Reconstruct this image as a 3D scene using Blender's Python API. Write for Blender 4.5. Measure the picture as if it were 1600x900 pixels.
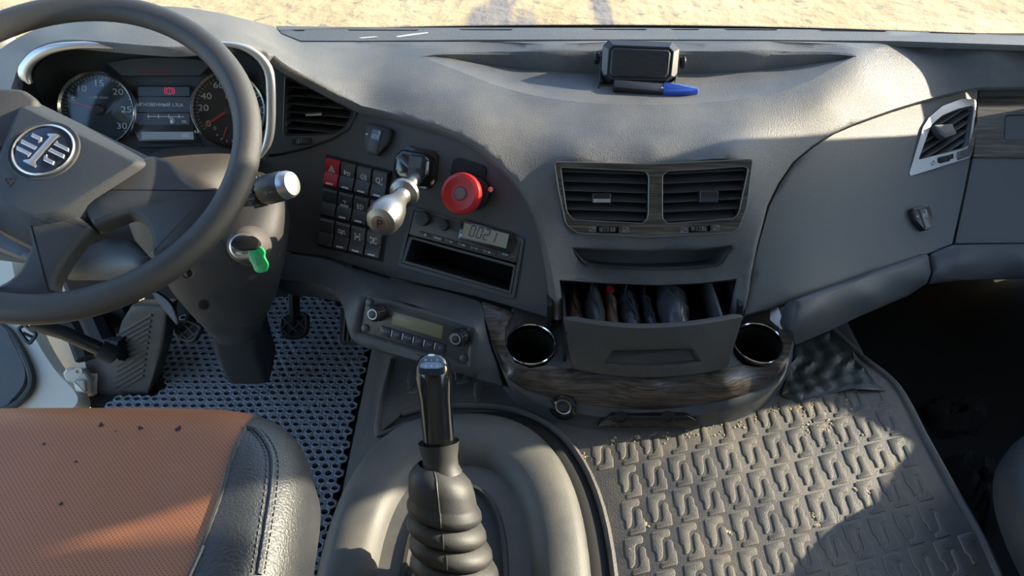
import bpy, bmesh, math, random
import numpy as np
from mathutils import Vector, Matrix
from mathutils.geometry import delaunay_2d_cdt
random.seed(7)
SC = bpy.context.scene
COL = SC.collection
for o in list(bpy.data.objects):
    bpy.data.objects.remove(o)

# ---------------------------------------------------------------- camera
CAM_H, PITCH, LENS = 1.13, 40.0, 26.0
cam_d = bpy.data.cameras.new('camera')
cam_d.lens = LENS; cam_d.sensor_width = 36.0; cam_d.clip_start = 0.02; cam_d.clip_end = 200
cam = bpy.data.objects.new('camera', cam_d)
cam.location = (0, 0, CAM_H); cam.rotation_euler = (math.radians(90 - PITCH), 0, 0)
COL.objects.link(cam); SC.camera = cam
# ---------------------------------------------------------------- sky
world = bpy.data.worlds.new('sky'); SC.world = world; world.use_nodes = True
wn = world.node_tree.nodes; wl = world.node_tree.links
bg = wn['Background']
sky = wn.new('ShaderNodeTexSky'); sky.sky_type = 'NISHITA'; sky.sun_disc = False
SUN_DIR = Vector((1.0, 0.30, 0.35)).normalized()
sky.sun_elevation = math.asin(SUN_DIR.z); sky.sun_rotation = math.atan2(SUN_DIR.x, SUN_DIR.y)
sky.dust_density = 1.0; sky.air_density = 1.0
tint = wn.new('ShaderNodeMix'); tint.data_type = 'RGBA'; tint.blend_type = 'MULTIPLY'; tint.inputs[0].default_value = 1; tint.inputs[7].default_value = (.92, .985, 1.07, 1)
wl.new(sky.outputs[0], tint.inputs[6]); wl.new(tint.outputs[2], bg.inputs[0]); bg.inputs[1].default_value = 0.60
# ---------------------------------------------------------------- sun
sun_d = bpy.data.lights.new('sun', 'SUN'); sun_d.energy = 16.0; sun_d.angle = math.radians(0.55); sun_d.color = (1.0, 0.86, 0.66)
sun = bpy.data.objects.new('sun', sun_d); COL.objects.link(sun)
sun.rotation_euler = SUN_DIR.to_track_quat('Z', 'Y').to_euler(); sun.location = (4, 2, 4)
# ---------------------------------------------------------------- exposure
SC.view_settings.view_transform = 'Standard'; SC.view_settings.look = 'None'
SC.view_settings.exposure = 0.0; SC.view_settings.gamma = 1.0; SC.view_settings.use_curve_mapping = False

# ================================================================ helpers
F_PX = LENS / 36 * 1600
_p = math.radians(PITCH)
FW = np.array([0, math.cos(_p), -math.sin(_p)]); UP = np.array([0, math.sin(_p), math.cos(_p)]); RT = np.array([1.0, 0, 0])
ORG = np.array([0, 0, CAM_H])
def ray(px, py): return FW + (px - 800) / F_PX * RT + (450 - py) / F_PX * UP
def W(px, py, t=None, z=None, y=None, x=None):
    d = ray(px, py)
    if t is None:
        t = (z - CAM_H) / d[2] if z is not None else (y / d[1] if y is not None else x / d[0])
    return ORG + t * d
def px_of(P):
    d = np.asarray(P) - ORG; k = d @ FW
    return (800 + F_PX * (d @ RT) / k, 450 - F_PX * (d @ UP) / k)
def nrm(v):
    v = np.asarray(v, float); return v / np.linalg.norm(v)

class PL:
    """a plane in the cab: origin, right axis, up axis, normal towards the viewer"""
    def __init__(s, o, xa, n):
        s.o = np.asarray(o, float); s.n = nrm(n)
        xa = np.asarray(xa, float); s.xa = nrm(xa - (xa @ s.n) * s.n); s.ya = np.cross(s.n, s.xa)
    def hit(s, px, py, h=0.0):
        d = ray(px, py); t = (s.n @ (s.o + h * s.n - ORG)) / (s.n @ d); P = ORG + t * d - s.o
        return (P @ s.xa, P @ s.ya)
    def p(s, u, v, h=0.0): return s.o + u * s.xa + v * s.ya + h * s.n
    def P(s, px, py, h=0.0):
        u, v = s.hit(px, py, h); return s.p(u, v, h)
    def poly(s, pts, h=0.0): return [s.hit(*q, h) for q in pts]
    def t(s, px, py, h=0.0):
        d = ray(px, py); return (s.n @ (s.o + h * s.n - ORG)) / (s.n @ d)
    def at(s, u, v, h=0.0, rot=0.0):
        q = PL(s.p(u, v, h), s.xa, s.n)
        if rot:
            c, k = math.cos(rot), math.sin(rot); q.xa, q.ya = c * s.xa + k * s.ya, -k * s.xa + c * s.ya
        return q

class Surf:
    """smooth curved sheet through given points: thin plate spline of the inverse depth (a plane stays a plane)"""
    def __init__(s, pts, lam=1e-6):
        a = np.array([(q[0], q[1]) for q in pts], float) / 800; v = 1 / np.array([q[2] for q in pts], float)
        n = len(a); K = s._k(a, a) + lam * np.eye(n); Q = np.c_[np.ones(n), a]
        M = np.zeros((n + 3, n + 3)); M[:n, :n] = K; M[:n, n:] = Q; M[n:, :n] = Q.T
        sol = np.linalg.solve(M, np.r_[v, np.zeros(3)]); s.a, s.w, s.c = a, sol[:n], sol[n:]
    @staticmethod
    def _k(a, b):
        d2 = ((a[:, None] - b[None]) ** 2).sum(-1); return np.where(d2 > 0, .5 * d2 * np.log(np.maximum(d2, 1e-20)), 0)
    def ts(s, q):
        q = np.asarray(q, float) / 800; return 1 / (s._k(q, s.a) @ s.w + s.c[0] + q @ s.c[1:])
    def Ps(s, q):
        q = np.asarray(q, float); t = s.ts(q)
        d = FW + ((q[:, 0] - 800) / F_PX)[:, None] * RT + ((450 - q[:, 1]) / F_PX)[:, None] * UP
        return ORG + t[:, None] * d
    def P(s, px, py): return s.Ps([(px, py)])[0]
    def t(s, px, py): return float(s.ts([(px, py)])[0])
class PlaneSurf(Surf):
    def __init__(s, pl, h=0.0): s.pl, s.h = pl, h
    def ts(s, q): return np.array([s.pl.t(a, b, s.h) for a, b in q])

def tz(px, py, z): return (z - CAM_H) / ray(px, py)[2]

def cr(pts, n=6, closed=False):
    """Catmull-Rom through points of any dimension"""
    P = [np.asarray(q, float) for q in pts]; m = len(P); out = []
    for i in range(m if closed else m - 1):
        p0, p1 = P[(i - 1) % m] if closed or i > 0 else 2 * P[0] - P[1], P[i]
        p2 = P[(i + 1) % m]; p3 = P[(i + 2) % m] if closed or i + 2 < m else 2 * P[-1] - P[-2]
        for k in range(n):
            t = k / n
            out.append(.5 * (2 * p1 + (p2 - p0) * t + (2 * p0 - 5 * p1 + 4 * p2 - p3) * t * t + (3 * p1 - p0 - 3 * p2 + p3) * t ** 3))
    if not closed: out.append(P[-1])
    return out
def resample(pts, n):
    P = np.array(pts, float); s = np.r_[0, np.cumsum(np.linalg.norm(np.diff(P, axis=0), axis=1))]
    g = np.linspace(0, s[-1], n); return [np.array([np.interp(k, s, P[:, j]) for j in range(P.shape[1])]) for k in g]
def area2(p): return sum(p[i][0] * p[(i + 1) % len(p)][1] - p[(i + 1) % len(p)][0] * p[i][1] for i in range(len(p))) / 2
def offs(pts, d):
    """offset a closed 2D polygon inwards by d"""
    p = [np.asarray(q[:2], float) for q in pts]; sg = 1 if area2(p) > 0 else -1; n = len(p); out = []
    for i in range(n):
        e0, e1 = p[i] - p[i - 1], p[(i + 1) % n] - p[i]
        l0, l1 = np.linalg.norm(e0), np.linalg.norm(e1)
        if l0 < 1e-9 or l1 < 1e-9: out.append(p[i]); continue
        n0, n1 = np.array([-e0[1], e0[0]]) / l0 * sg, np.array([-e1[1], e1[0]]) / l1 * sg
        b = n0 + n1; k = 1 + n0 @ n1
        out.append(p[i] + b * d / max(k, .35))
    return out
def rrect(w, h, r, n=5, c=(0, 0)):
    out = []
    for (sx, sy, a0) in ((1, 1, 0), (-1, 1, 90), (-1, -1, 180), (1, -1, 270)):
        for i in range(n + 1):
            a = math.radians(a0 + 90 * i / n)
            out.append((c[0] + sx * (w / 2 - r) + r * math.cos(a), c[1] + sy * (h / 2 - r) + r * math.sin(a)))
    return out
def rpoly(pts, r, n=4):
    """round the corners of a polygon; r one number or one per corner"""
    out = []; m = len(pts); P = [np.asarray(q, float) for q in pts]
    for i in range(m):
        ri = r[i] if isinstance(r, (list, tuple)) else r
        a, b, c = P[i - 1], P[i], P[(i + 1) % m]
        if ri <= 0: out.append(b); continue
        d0, d1 = a - b, c - b; l0, l1 = np.linalg.norm(d0), np.linalg.norm(d1)
        k = min(ri, .45 * l0, .45 * l1); s, e = b + d0 / l0 * k, b + d1 / l1 * k
        for j in range(n + 1):
            t = j / n; out.append((1 - t) ** 2 * s + 2 * t * (1 - t) * b + t * t * e)
    return out
def circ(r, n=24, c=(0, 0), ry=None, a0=0): return [(c[0] + r * math.cos(a0 + 2 * math.pi * i / n), c[1] + (ry or r) * math.sin(a0 + 2 * math.pi * i / n)) for i in range(n)]
def inside(q, poly):
    x, y = q; c = False; n = len(poly)
    for i in range(n):
        x1, y1 = poly[i][0], poly[i][1]; x2, y2 = poly[i - 1][0], poly[i - 1][1]
        if (y1 > y) != (y2 > y) and x < (x2 - x1) * (y - y1) / (y2 - y1) + x1: c = not c
    return c
def insides(Q, poly):
    Q = np.asarray(Q, float); P = np.asarray([q[:2] for q in poly], float); P2 = np.roll(P, 1, 0)
    c = np.zeros(len(Q), bool)
    for (x1, y1), (x2, y2) in zip(P, P2):
        if y1 == y2: continue
        m = ((y1 > Q[:, 1]) != (y2 > Q[:, 1])) & (Q[:, 0] < (x2 - x1) * (Q[:, 1] - y1) / (y2 - y1) + x1); c ^= m
    return c
def cdt(outline, holes=(), step=None):
    """triangulate a 2D outline with holes, optional inner grid points; returns vertices, triangles, loops of vertex ids"""
    V, E, L = [], [], []
    for lp in [outline, *holes]:
        i0 = len(V); V += [Vector((float(q[0]), float(q[1]))) for q in lp]
        ids = list(range(i0, len(V))); E += [(ids[k], ids[(k + 1) % len(ids)]) for k in range(len(ids))]
    if step:
        A = np.array([(v.x, v.y) for v in V]); lo, hi = A.min(0), A.max(0)
        gx, gy = np.arange(lo[0] + step * .5, hi[0], step), np.arange(lo[1] + step * .5, hi[1], step * .866)
        G = np.array([(x + (step / 2 if j % 2 else 0), y) for j, y in enumerate(gy) for x in gx])
        if len(G):
            m = insides(G, offs(outline, step * .35))
            for h in holes: m &= ~insides(G, offs(h, -step * .35))
            V += [Vector((float(a), float(b))) for a, b in G[m]]
    r = delaunay_2d_cdt(V, E, [], 0, 1e-7)
    ov, of, orig = r[0], r[2], r[3]
    C = np.array([(sum(ov[i].x for i in f) / 3, sum(ov[i].y for i in f) / 3) for f in of])
    m = insides(C, outline)
    for h in holes: m &= ~insides(C, h)
    back = {}
    for i, src in enumerate(orig):
        for k in src: back[k] = i
    n = 0
    for lp in [outline, *holes]:
        L.append([back.get(n + k) for k in range(len(lp))]); n += len(lp)
    return [(v.x, v.y) for v in ov], [tuple(f) for f, k in zip(of, m) if k], L

class MB:
    def __init__(s): s.v, s.f = [], []
    def add(s, vs, fs):
        b = len(s.v); s.v += [tuple(float(c) for c in q) for q in vs]; s.f += [tuple(i + b for i in f) for f in fs]; return b
    def box(s, pl, u0, u1, v0, v1, h0, h1, bev=0.0):
        return s.prism(pl, [(u0, v0), (u1, v0), (u1, v1), (u0, v1)], h0, h1, bev)
    def prism(s, pl, pts, h0, h1, bev=0.0, holes=(), top=True, bottom=True):
        pts = [tuple(q[:2]) for q in pts]
        if area2(pts) < 0: pts = pts[::-1]
        n = len(pts)
        if holes:
            v2, tr, L = cdt(pts, holes)
            a = s.add([pl.p(*q, h1) for q in v2], [t if _ccw(v2, t) else t[::-1] for t in tr])
            for k, lp in enumerate(L):
                lp = [i for i in lp if i is not None]; b = s.add([pl.p(*v2[i], h0) for i in lp], [])
                for i in range(len(lp)):
                    j = (i + 1) % len(lp); s.f.append((a + lp[i], b + i, b + j, a + lp[j]) if k else (b + i, b + j, a + lp[j], a + lp[i]))
            return s
        rings = [[pl.p(*q, h0) for q in pts]]
        if bev > 0:
            rings.append([pl.p(*q, h1 - bev) for q in pts])
            if n > 8: rings.append([pl.p(*q, h1 - bev * .3) for q in offs(pts, bev * .3)])
            rings.append([pl.p(*q, h1) for q in offs(pts, bev)])
        else: rings.append([pl.p(*q, h1) for q in pts])
        s.loft(rings, cap0=bottom, cap1=top); return s
    def loft(s, rings, cap0=False, cap1=False, closed=True):
        n = len(rings[0]); b = s.add([q for r in rings for q in r], [])
        for k in range(len(rings) - 1):
            for i in range(n if closed else n - 1):
                j = (i + 1) % n; s.f.append((b + k * n + i, b + k * n + j, b + (k + 1) * n + j, b + (k + 1) * n + i))
        if cap0: s.f.append(tuple(b + i for i in range(n))[::-1])
        if cap1: s.f.append(tuple(b + (len(rings) - 1) * n + i for i in range(n)))
        return s
    def lathe(s, o, axis, prof, n=32, xd=(1, 0, 0), caps=True):
        """prof: list of (radius, height along axis)"""
        a = nrm(axis); x = np.asarray(xd, float); x = x - (x @ a) * a
        if np.linalg.norm(x) < 1e-6: x = np.array([0, 1.0, 0]) - a[1] * a
        x = nrm(x); y = np.cross(a, x); o = np.asarray(o, float)
        rings = [[o + h * a + max(r, 1e-5) * (math.cos(2 * math.pi * i / n) * x + math.sin(2 * math.pi * i / n) * y) for i in range(n)] for r, h in prof]
        s.loft(rings, cap0=caps and prof[0][0] > 1e-4, cap1=caps and prof[-1][0] > 1e-4); return s
    def tube(s, path, r, n=10, closed=False, cap=True, flat=None, up=None):
        """round (or flattened: flat = factor across the up direction) tube along a 3D path"""
        P = [np.asarray(q, float) for q in path]; m = len(P); rings = []
        T = [nrm(P[(i + 1) % m] - P[i - 1]) if closed or 0 < i < m - 1 else nrm(P[min(i + 1, m - 1)] - P[max(i - 1, 0)]) for i in range(m)]
        ref = np.asarray(up, float) if up is not None else (np.array([0, 0, 1.0]) if abs(T[0][2]) < .9 else np.array([1.0, 0, 0]))
        for i in range(m):
            x = ref - (ref @ T[i]) * T[i]
            x = nrm(x); y = np.cross(T[i], x)
            if up is None: ref = x
            ri = r[i] if hasattr(r, '__len__') else r
            rings.append([P[i] + ri * ((flat or 1) * math.cos(2 * math.pi * k / n) * x + math.sin(2 * math.pi * k / n) * y) for k in range(n)])
        if closed: rings.append(rings[0])
        s.loft(rings, cap0=cap and not closed, cap1=cap and not closed); return s
    def ball(s, c, r, n=12):
        s.lathe(c, (0, 0, 1), [(r * math.sin(math.pi * i / n), -r * math.cos(math.pi * i / n)) for i in range(n + 1)], 2 * n); return s
    def mesh(s, name, mat, sharp=38):
        me = bpy.data.meshes.new(name); me.from_pydata(s.v, [], s.f)
        if mat: me.materials.append(mat)
        bm = bmesh.new(); bm.from_mesh(me)
        bmesh.ops.remove_doubles(bm, verts=bm.verts, dist=2e-6)
        bmesh.ops.recalc_face_normals(bm, faces=bm.faces); bm.to_mesh(me); bm.free()
        me.shade_smooth()
        me.set_sharp_from_angle(angle=math.radians(sharp)); return me
    def obj(s, name, mat, parent=None, sharp=38):
        return put(name, s.mesh(name, mat, sharp), parent)
def _ccw(v, t): return (v[t[1]][0] - v[t[0]][0]) * (v[t[2]][1] - v[t[0]][1]) - (v[t[2]][0] - v[t[0]][0]) * (v[t[1]][1] - v[t[0]][1]) > 0
def put(name, me, parent=None):
    o = bpy.data.objects.new(name, me); COL.objects.link(o)
    if parent is not None:
        o.parent = parent; o.matrix_parent_inverse = world_of(parent).inverted()
    return o
def world_of(o):
    m = o.matrix_basis.copy() if o.parent is None else world_of(o.parent) @ o.matrix_parent_inverse @ o.matrix_basis
    return m
def thing(name, label, cat, loc, group=None):
    o = bpy.data.objects.new(name, None); COL.objects.link(o); o.location = [float(c) for c in loc]
    o.empty_display_size = .02; return tag(o, label, cat, group)
def tag(o, label=None, cat=None, group=None, kind=None):
    if label: o['label'] = label
    if cat: o['category'] = cat
    if group: o['group'] = group
    if kind: o['kind'] = kind
    return o
def struct(o): o['kind'] = 'structure'; return o

def sheet(name, outline, surf, mat, parent=None, holes=(), step=14, flange=.012, gap=1.0, lip=.0022, sharp=50, disp=None):
    """moulded panel: outline and holes lie on a curved surface, edges are rolled over and turned inwards"""
    ol = offs(outline, gap) if gap else [np.asarray(q, float) for q in outline]
    v2, tr, L = cdt(ol, holes, step)
    Q = np.array(v2); P = surf.Ps(Q); e = .6
    dx = surf.Ps(Q + [e, 0]) - surf.Ps(Q - [e, 0]); dy = surf.Ps(Q + [0, e]) - surf.Ps(Q - [0, e])
    N = np.cross(dx, dy); N /= np.linalg.norm(N, axis=1)[:, None]
    N[np.einsum('ij,ij->i', N, P - ORG) > 0] *= -1
    if disp is not None: P = P + N * disp(Q, P)[:, None]
    m = MB(); m.add(P, tr)
    if flange:
        for li, lp in enumerate(L):
            lp = [i for i in lp if i is not None]; n = len(lp); a = Q[lp]; cen = []
            for k in range(n):
                o_ = np.cross(P[lp[(k + 1) % n]] - P[lp[k - 1]], N[lp[k]]); q = np.linalg.norm(o_); cen.append(o_ / q if q > 1e-9 else o_)
            vote = sum((inside(px_of(P[lp[k]] + cen[k] * .002), a) != (li > 0)) for k in range(0, n, max(1, n // 9)))
            if vote * 2 > len(range(0, n, max(1, n // 9))): cen = [-q for q in cen]
            b1 = m.add([P[i] - N[i] * lip + cen[k] * lip * .8 for k, i in enumerate(lp)], [])
            b2 = m.add([P[i] - N[i] * flange + cen[k] * lip * .9 for k, i in enumerate(lp)], [])
            for k in range(n):
                j = (k + 1) % n
                m.f.append((lp[k], lp[j], b1 + j, b1 + k)); m.f.append((b1 + k, b1 + j, b2 + j, b2 + k))
    me = bpy.data.meshes.new(name); me.from_pydata(m.v, [], m.f); me.materials.append(mat)
    bm = bmesh.new(); bm.from_mesh(me); bmesh.ops.remove_doubles(bm, verts=bm.verts, dist=1e-6)
    bmesh.ops.recalc_face_normals(bm, faces=bm.faces)
    bm.faces.ensure_lookup_table(); s_ = sum(f.normal.dot(Vector(ORG) - f.calc_center_median()) * f.calc_area() for f in bm.faces)
    if s_ < 0: bmesh.ops.reverse_faces(bm, faces=bm.faces)
    bm.to_mesh(me); bm.free(); me.shade_smooth(); me.set_sharp_from_angle(angle=math.radians(sharp))
    return put(name, me, parent)

def ell_px(cx, cy, rx, ry, n=28): return [(cx + rx * math.cos(2 * math.pi * i / n), cy + ry * math.sin(2 * math.pi * i / n)) for i in range(n)]

_font_cache = {}
def text_mb(m, s, pl, u, v, size, h=0.0, depth=.0004, align='CENTER', rot=0.0, sx=1.0):
    """lettering as thin relief on a plane"""
    k = s
    if k not in _font_cache:
        cu = bpy.data.curves.new('lettering', 'FONT'); cu.body = s; cu.size = 1; cu.align_x = 'CENTER'; cu.align_y = 'CENTER'; cu.resolution_u = 3
        ob = bpy.data.objects.new('lettering', cu); COL.objects.link(ob); bpy.context.view_layer.update()
        me = bpy.data.meshes.new_from_object(ob.evaluated_get(bpy.context.evaluated_depsgraph_get()))
        _font_cache[k] = ([tuple(q.co) for q in me.vertices], [tuple(p.vertices) for p in me.polygons])
        bpy.data.objects.remove(ob); bpy.data.curves.remove(cu); bpy.data.meshes.remove(me)
    vs, fs = _font_cache[k]; q = pl.at(u, v, h, rot)
    m.add([q.p(a * size * sx, b * size, depth) for a, b, c in vs], fs)

# ================================================================ materials
def nodes(name):
    m = bpy.data.materials.new(name); m.use_nodes = True; nt = m.node_tree; return m, nt, nt.nodes['Principled BSDF']
def mat(name, col, rough=.5, metal=0.0, grain=0.0, gscale=900, dust=0.0, dcol=(.20, .17, .13), dscale=9.0, coat=0.0, spec=.5, emit=None, estr=1.0, mott=0.0):
    m, nt, b = nodes(name); N, L = nt.nodes, nt.links
    b.inputs['Base Color'].default_value = (*col, 1); b.inputs['Roughness'].default_value = rough
    b.inputs['Metallic'].default_value = metal; b.inputs['Specular IOR Level'].default_value = spec; b.inputs['Coat Weight'].default_value = coat
    if emit: b.inputs['Emission Color'].default_value = (*emit, 1); b.inputs['Emission Strength'].default_value = estr
    tc = N.new('ShaderNodeNewGeometry')
    if dust or mott:
        n1 = N.new('ShaderNodeTexNoise'); n1.inputs['Scale'].default_value = dscale; n1.inputs['Detail'].default_value = 7; n1.inputs['Roughness'].default_value = .68
        L.new(tc.outputs['Position'], n1.inputs['Vector'])
        rp = N.new('ShaderNodeValToRGB'); rp.color_ramp.elements[0].position = .38; rp.color_ramp.elements[1].position = .72
        L.new(n1.outputs['Fac'], rp.inputs[0])
        n2 = N.new('ShaderNodeTexNoise'); n2.inputs['Scale'].default_value = 420; n2.inputs['Detail'].default_value = 2
        L.new(tc.outputs['Position'], n2.inputs['Vector'])
        mu = N.new('ShaderNodeMath'); mu.operation = 'MULTIPLY'; L.new(rp.outputs[0], mu.inputs[0]); mu2 = N.new('ShaderNodeMath'); mu2.operation = 'MULTIPLY_ADD'
        L.new(n2.outputs['Fac'], mu2.inputs[0]); mu2.inputs[1].default_value = 1.2 * (dust or mott); mu2.inputs[2].default_value = .35 * (dust or mott)
        L.new(mu2.outputs[0], mu.inputs[1])
        mx = N.new('ShaderNodeMix'); mx.data_type = 'RGBA'; mx.inputs[6].default_value = (*col, 1); mx.inputs[7].default_value = (*dcol, 1)
        L.new(mu.outputs[0], mx.inputs[0]); L.new(mx.outputs[2], b.inputs['Base Color'])
        ad = N.new('ShaderNodeMath'); ad.operation = 'MULTIPLY_ADD'; L.new(mu.outputs[0], ad.inputs[0]); ad.inputs[1].default_value = .35; ad.inputs[2].default_value = rough; ad.use_clamp = True
        L.new(ad.outputs[0], b.inputs['Roughness'])
    if grain:
        n3 = N.new('ShaderNodeTexNoise'); n3.inputs['Scale'].default_value = gscale; n3.inputs['Detail'].default_value = 3
        L.new(tc.outputs['Position'], n3.inputs['Vector'])
        bp = N.new('ShaderNodeBump'); bp.inputs['Strength'].default_value = grain; bp.inputs['Distance'].default_value = .0012
        L.new(n3.outputs['Fac'], bp.inputs['Height']); L.new(bp.outputs[0], b.inputs['Normal'])
    return m
M = {}
M['dash'] = mat('dash_plastic', (.080, .083, .086), .46, grain=.8, gscale=560, dust=.6, dcol=(.20, .19, .17), dscale=6)
M['fascia'] = mat('fascia_plastic', (.052, .055, .060), .56, grain=.35, gscale=1200, dust=.25, dcol=(.12, .105, .09), dscale=8)
M['panel'] = mat('panel_plastic', (.072, .078, .080), .5, grain=.6, gscale=620, dust=.3, dcol=(.15, .14, .12), dscale=5)
M['lip'] = mat('lip_plastic', (.05, .058, .066), .46, grain=.3, gscale=1200, dust=.2, dscale=6)
M['column_low'] = mat('column_plastic_shaded', (.022, .022, .023), .55, grain=.3, gscale=700, dust=.25, dcol=(.06, .055, .05), dscale=7)  # shaded copy of the column plastic, shadow put into the base colour
M['column'] = mat('column_plastic', (.06, .054, .05), .52, grain=.3, gscale=1200, dust=.4, dcol=(.13, .11, .095), dscale=7)
M['wheel'] = mat('wheel_skin', (.034, .037, .041), .46, grain=.5, gscale=1500, dust=.12, dscale=10)
M['pad'] = mat('wheel_pad', (.036, .041, .047), .55, grain=.55, gscale=1300)
M['black'] = mat('black_plastic', (.014, .014, .016), .4, grain=.15)
M['matte'] = mat('matte_black', (.010, .010, .011), .8)
M['gloss'] = mat('gloss_black', (.012, .012, .013), .16, coat=.4)
M['switch'] = mat('switch_black', (.046, .045, .046), .42, grain=.1)
M['white'] = mat('white_print', (.62, .63, .64), .5)
M['grey_print'] = mat('grey_print', (.28, .29, .31), .5)
M['red'] = mat('red_plastic', (.42, .012, .014), .38, grain=.1)
M['redprint'] = mat('red_print', (.5, .05, .03), .4)
M['chrome'] = mat('chrome', (.78, .78, .77), .14, metal=1)
M['satin'] = mat('satin_silver', (.52, .53, .54), .34, metal=.85)
M['lever'] = mat('worn_lever_metal', (.33, .32, .30), .36, metal=.9, grain=.3, gscale=600)
M['dustedge'] = mat('dusty_rubber_edge', (.24, .21, .165), .8)
M['spk'] = mat('speaker_case', (.035, .036, .038), .35, grain=.15)
M['steel'] = mat('brushed_steel', (.42, .41, .40), .30, metal=.9, grain=.2, gscale=700)
M['lcd'] = mat('lcd_grey', (.26, .26, .20), .3)
M['lcd_off'] = mat('lcd_olive', (.20, .19, .12), .35)
M['navy'] = mat('blue_black_key', (.026, .036, .055), .4)
M['rubber'] = mat('rubber', (.024, .025, .027), .6, grain=.3, gscale=800, dust=.35, dcol=(.12, .105, .085), dscale=14)
M['bootrub'] = mat('boot_rubber', (.030, .030, .031), .5, grain=.15, gscale=600, dust=.25, dcol=(.13, .12, .10), dscale=20)
M['mat'] = mat('tread_mat_rubber', (.070, .069, .070), .5, grain=.5, gscale=500, dust=.55, dcol=(.22, .19, .145), dscale=12)
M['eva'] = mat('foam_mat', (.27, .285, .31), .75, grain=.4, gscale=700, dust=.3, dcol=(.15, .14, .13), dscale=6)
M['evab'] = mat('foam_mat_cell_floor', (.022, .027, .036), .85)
M['carpet'] = mat('black_carpet', (.013, .014, .014), .95, grain=1.0, gscale=500, dust=.25, dcol=(.05, .045, .035), dscale=18)
M['vinyl'] = mat('tunnel_vinyl', (.035, .036, .038), .6, grain=.9, gscale=260, dust=.2, dscale=9)
M['surround'] = mat('surround_plastic', (.088, .087, .083), .48, grain=.3, gscale=700, dust=.5, dcol=(.19, .172, .14), dscale=10)
M['cream'] = mat('cream_paint', (.60, .57, .47), .35, dust=.25, dcol=(.42, .36, .26), dscale=7)
M['shell'] = mat('cab_lining', (.32, .33, .35), .8)
M['edge'] = mat('dull_edge', (.13, .13, .125), .35)
M['cluster'] = mat('cluster_face', (.062, .070, .076), .4)
M['drawer'] = mat('drawer_plastic', (.052, .050, .046), .5, grain=.6, gscale=600, dust=.2, dscale=8)
M['green'] = mat('green_plastic', (.02, .42, .11), .35, coat=.2)
M['blue'] = mat('blue_plastic', (.015, .06, .36), .25, coat=.5)
M['emblem'] = mat('emblem_blue', (.008, .016, .035), .2, coat=.6)
M['dial'] = mat('dial_face', (.020, .024, .028), .35, coat=.15)
M['dial_sky'] = mat('dial_face_sky_tint', (.055, .080, .105), .22, coat=.3)  # left dial face, with the sky's reflection put into its colour
M['leather'] = mat('black_leather', (.028, .031, .036), .36, grain=.7, gscale=420, dust=.12, dscale=9)
M['thread'] = mat('pale_thread', (.30, .25, .20), .8)
M['bag'] = mat('dark_film', (.022, .023, .028), .22, grain=.8, gscale=90)
M['bag2'] = mat('grey_film', (.05, .052, .058), .25, grain=.8, gscale=80)
M['bag3'] = mat('brown_wrap', (.16, .10, .07), .35, grain=.5, gscale=90)
M['pedal'] = mat('pedal_rubber', (.10, .105, .11), .7)

def wood(coat=.3):
    m, nt, b = nodes('dark_wood_trim'); N, L = nt.nodes, nt.links
    g = N.new('ShaderNodeNewGeometry'); mp = N.new('ShaderNodeMapping'); mp.inputs['Scale'].default_value = (9, 90, 240)
    n1 = N.new('ShaderNodeTexNoise'); n1.inputs['Scale'].default_value = 1.6; n1.inputs['Detail'].default_value = 6; n1.inputs['Distortion'].default_value = .4
    L.new(g.outputs['Position'], mp.inputs[0]); L.new(mp.outputs[0], n1.inputs['Vector'])
    r = N.new('ShaderNodeValToRGB'); e = r.color_ramp.elements
    e[0].position = .34; e[0].color = (.022, .016, .012, 1); e[1].position = .68; e[1].color = (.125, .100, .082, 1)
    k = e.new(.5); k.color = (.060, .047, .038, 1)
    L.new(n1.outputs['Fac'], r.inputs[0]); L.new(r.outputs[0], b.inputs['Base Color'])
    b.inputs['Roughness'].default_value = .40; b.inputs['Coat Weight'].default_value = coat; b.inputs['Coat Roughness'].default_value = .12
    return m
M['wood'] = wood()
M['wood_gloss'] = wood(1.0)
def perforated():
    m, nt, b = nodes('perforated_brown_leather'); N, L = nt.nodes, nt.links
    g = N.new('ShaderNodeNewGeometry'); sp = N.new('ShaderNodeSeparateXYZ'); L.new(g.outputs['Position'], sp.inputs[0])
    def m2(op, a, bb=None):
        n = N.new('ShaderNodeMath'); n.operation = op
        for i, q in enumerate((a, bb)):
            if q is None: continue
            if isinstance(q, (int, float)): n.inputs[i].default_value = q
            else: L.new(q, n.inputs[i])
        return n.outputs[0]
    P = .0046
    a = m2('ADD', sp.outputs[0], sp.outputs[1]); c = m2('SUBTRACT', sp.outputs[0], sp.outputs[1])
    fa = m2('SUBTRACT', m2('FRACT', m2('DIVIDE', a, P)), .5); fc = m2('SUBTRACT', m2('FRACT', m2('DIVIDE', c, P)), .5)
    d = m2('SQRT', m2('ADD', m2('MULTIPLY', fa, fa), m2('MULTIPLY', fc, fc)))
    dot = m2('LESS_THAN', d, .20)
    n1 = N.new('ShaderNodeTexNoise'); n1.inputs['Scale'].default_value = 5; n1.inputs['Detail'].default_value = 5; L.new(g.outputs['Position'], n1.inputs['Vector'])
    r = N.new('ShaderNodeValToRGB'); e = r.color_ramp.elements; e[0].position = .3; e[0].color = (.25, .088, .034, 1); e[1].position = .75; e[1].color = (.33, .135, .06, 1)
    L.new(n1.outputs['Fac'], r.inputs[0])
    mx = N.new('ShaderNodeMix'); mx.data_type = 'RGBA'; L.new(dot, mx.inputs[0]); L.new(r.outputs[0], mx.inputs[6]); mx.inputs[7].default_value = (.09, .03, .014, 1)
    L.new(mx.outputs[2], b.inputs['Base Color']); b.inputs['Roughness'].default_value = .5
    bp = N.new('ShaderNodeBump'); bp.inputs['Strength'].default_value = .4; bp.inputs['Distance'].default_value = .0006
    inv = m2('SUBTRACT', 1.0, dot); L.new(inv, bp.inputs['Height']); L.new(bp.outputs[0], b.inputs['Normal'])
    return m
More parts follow.
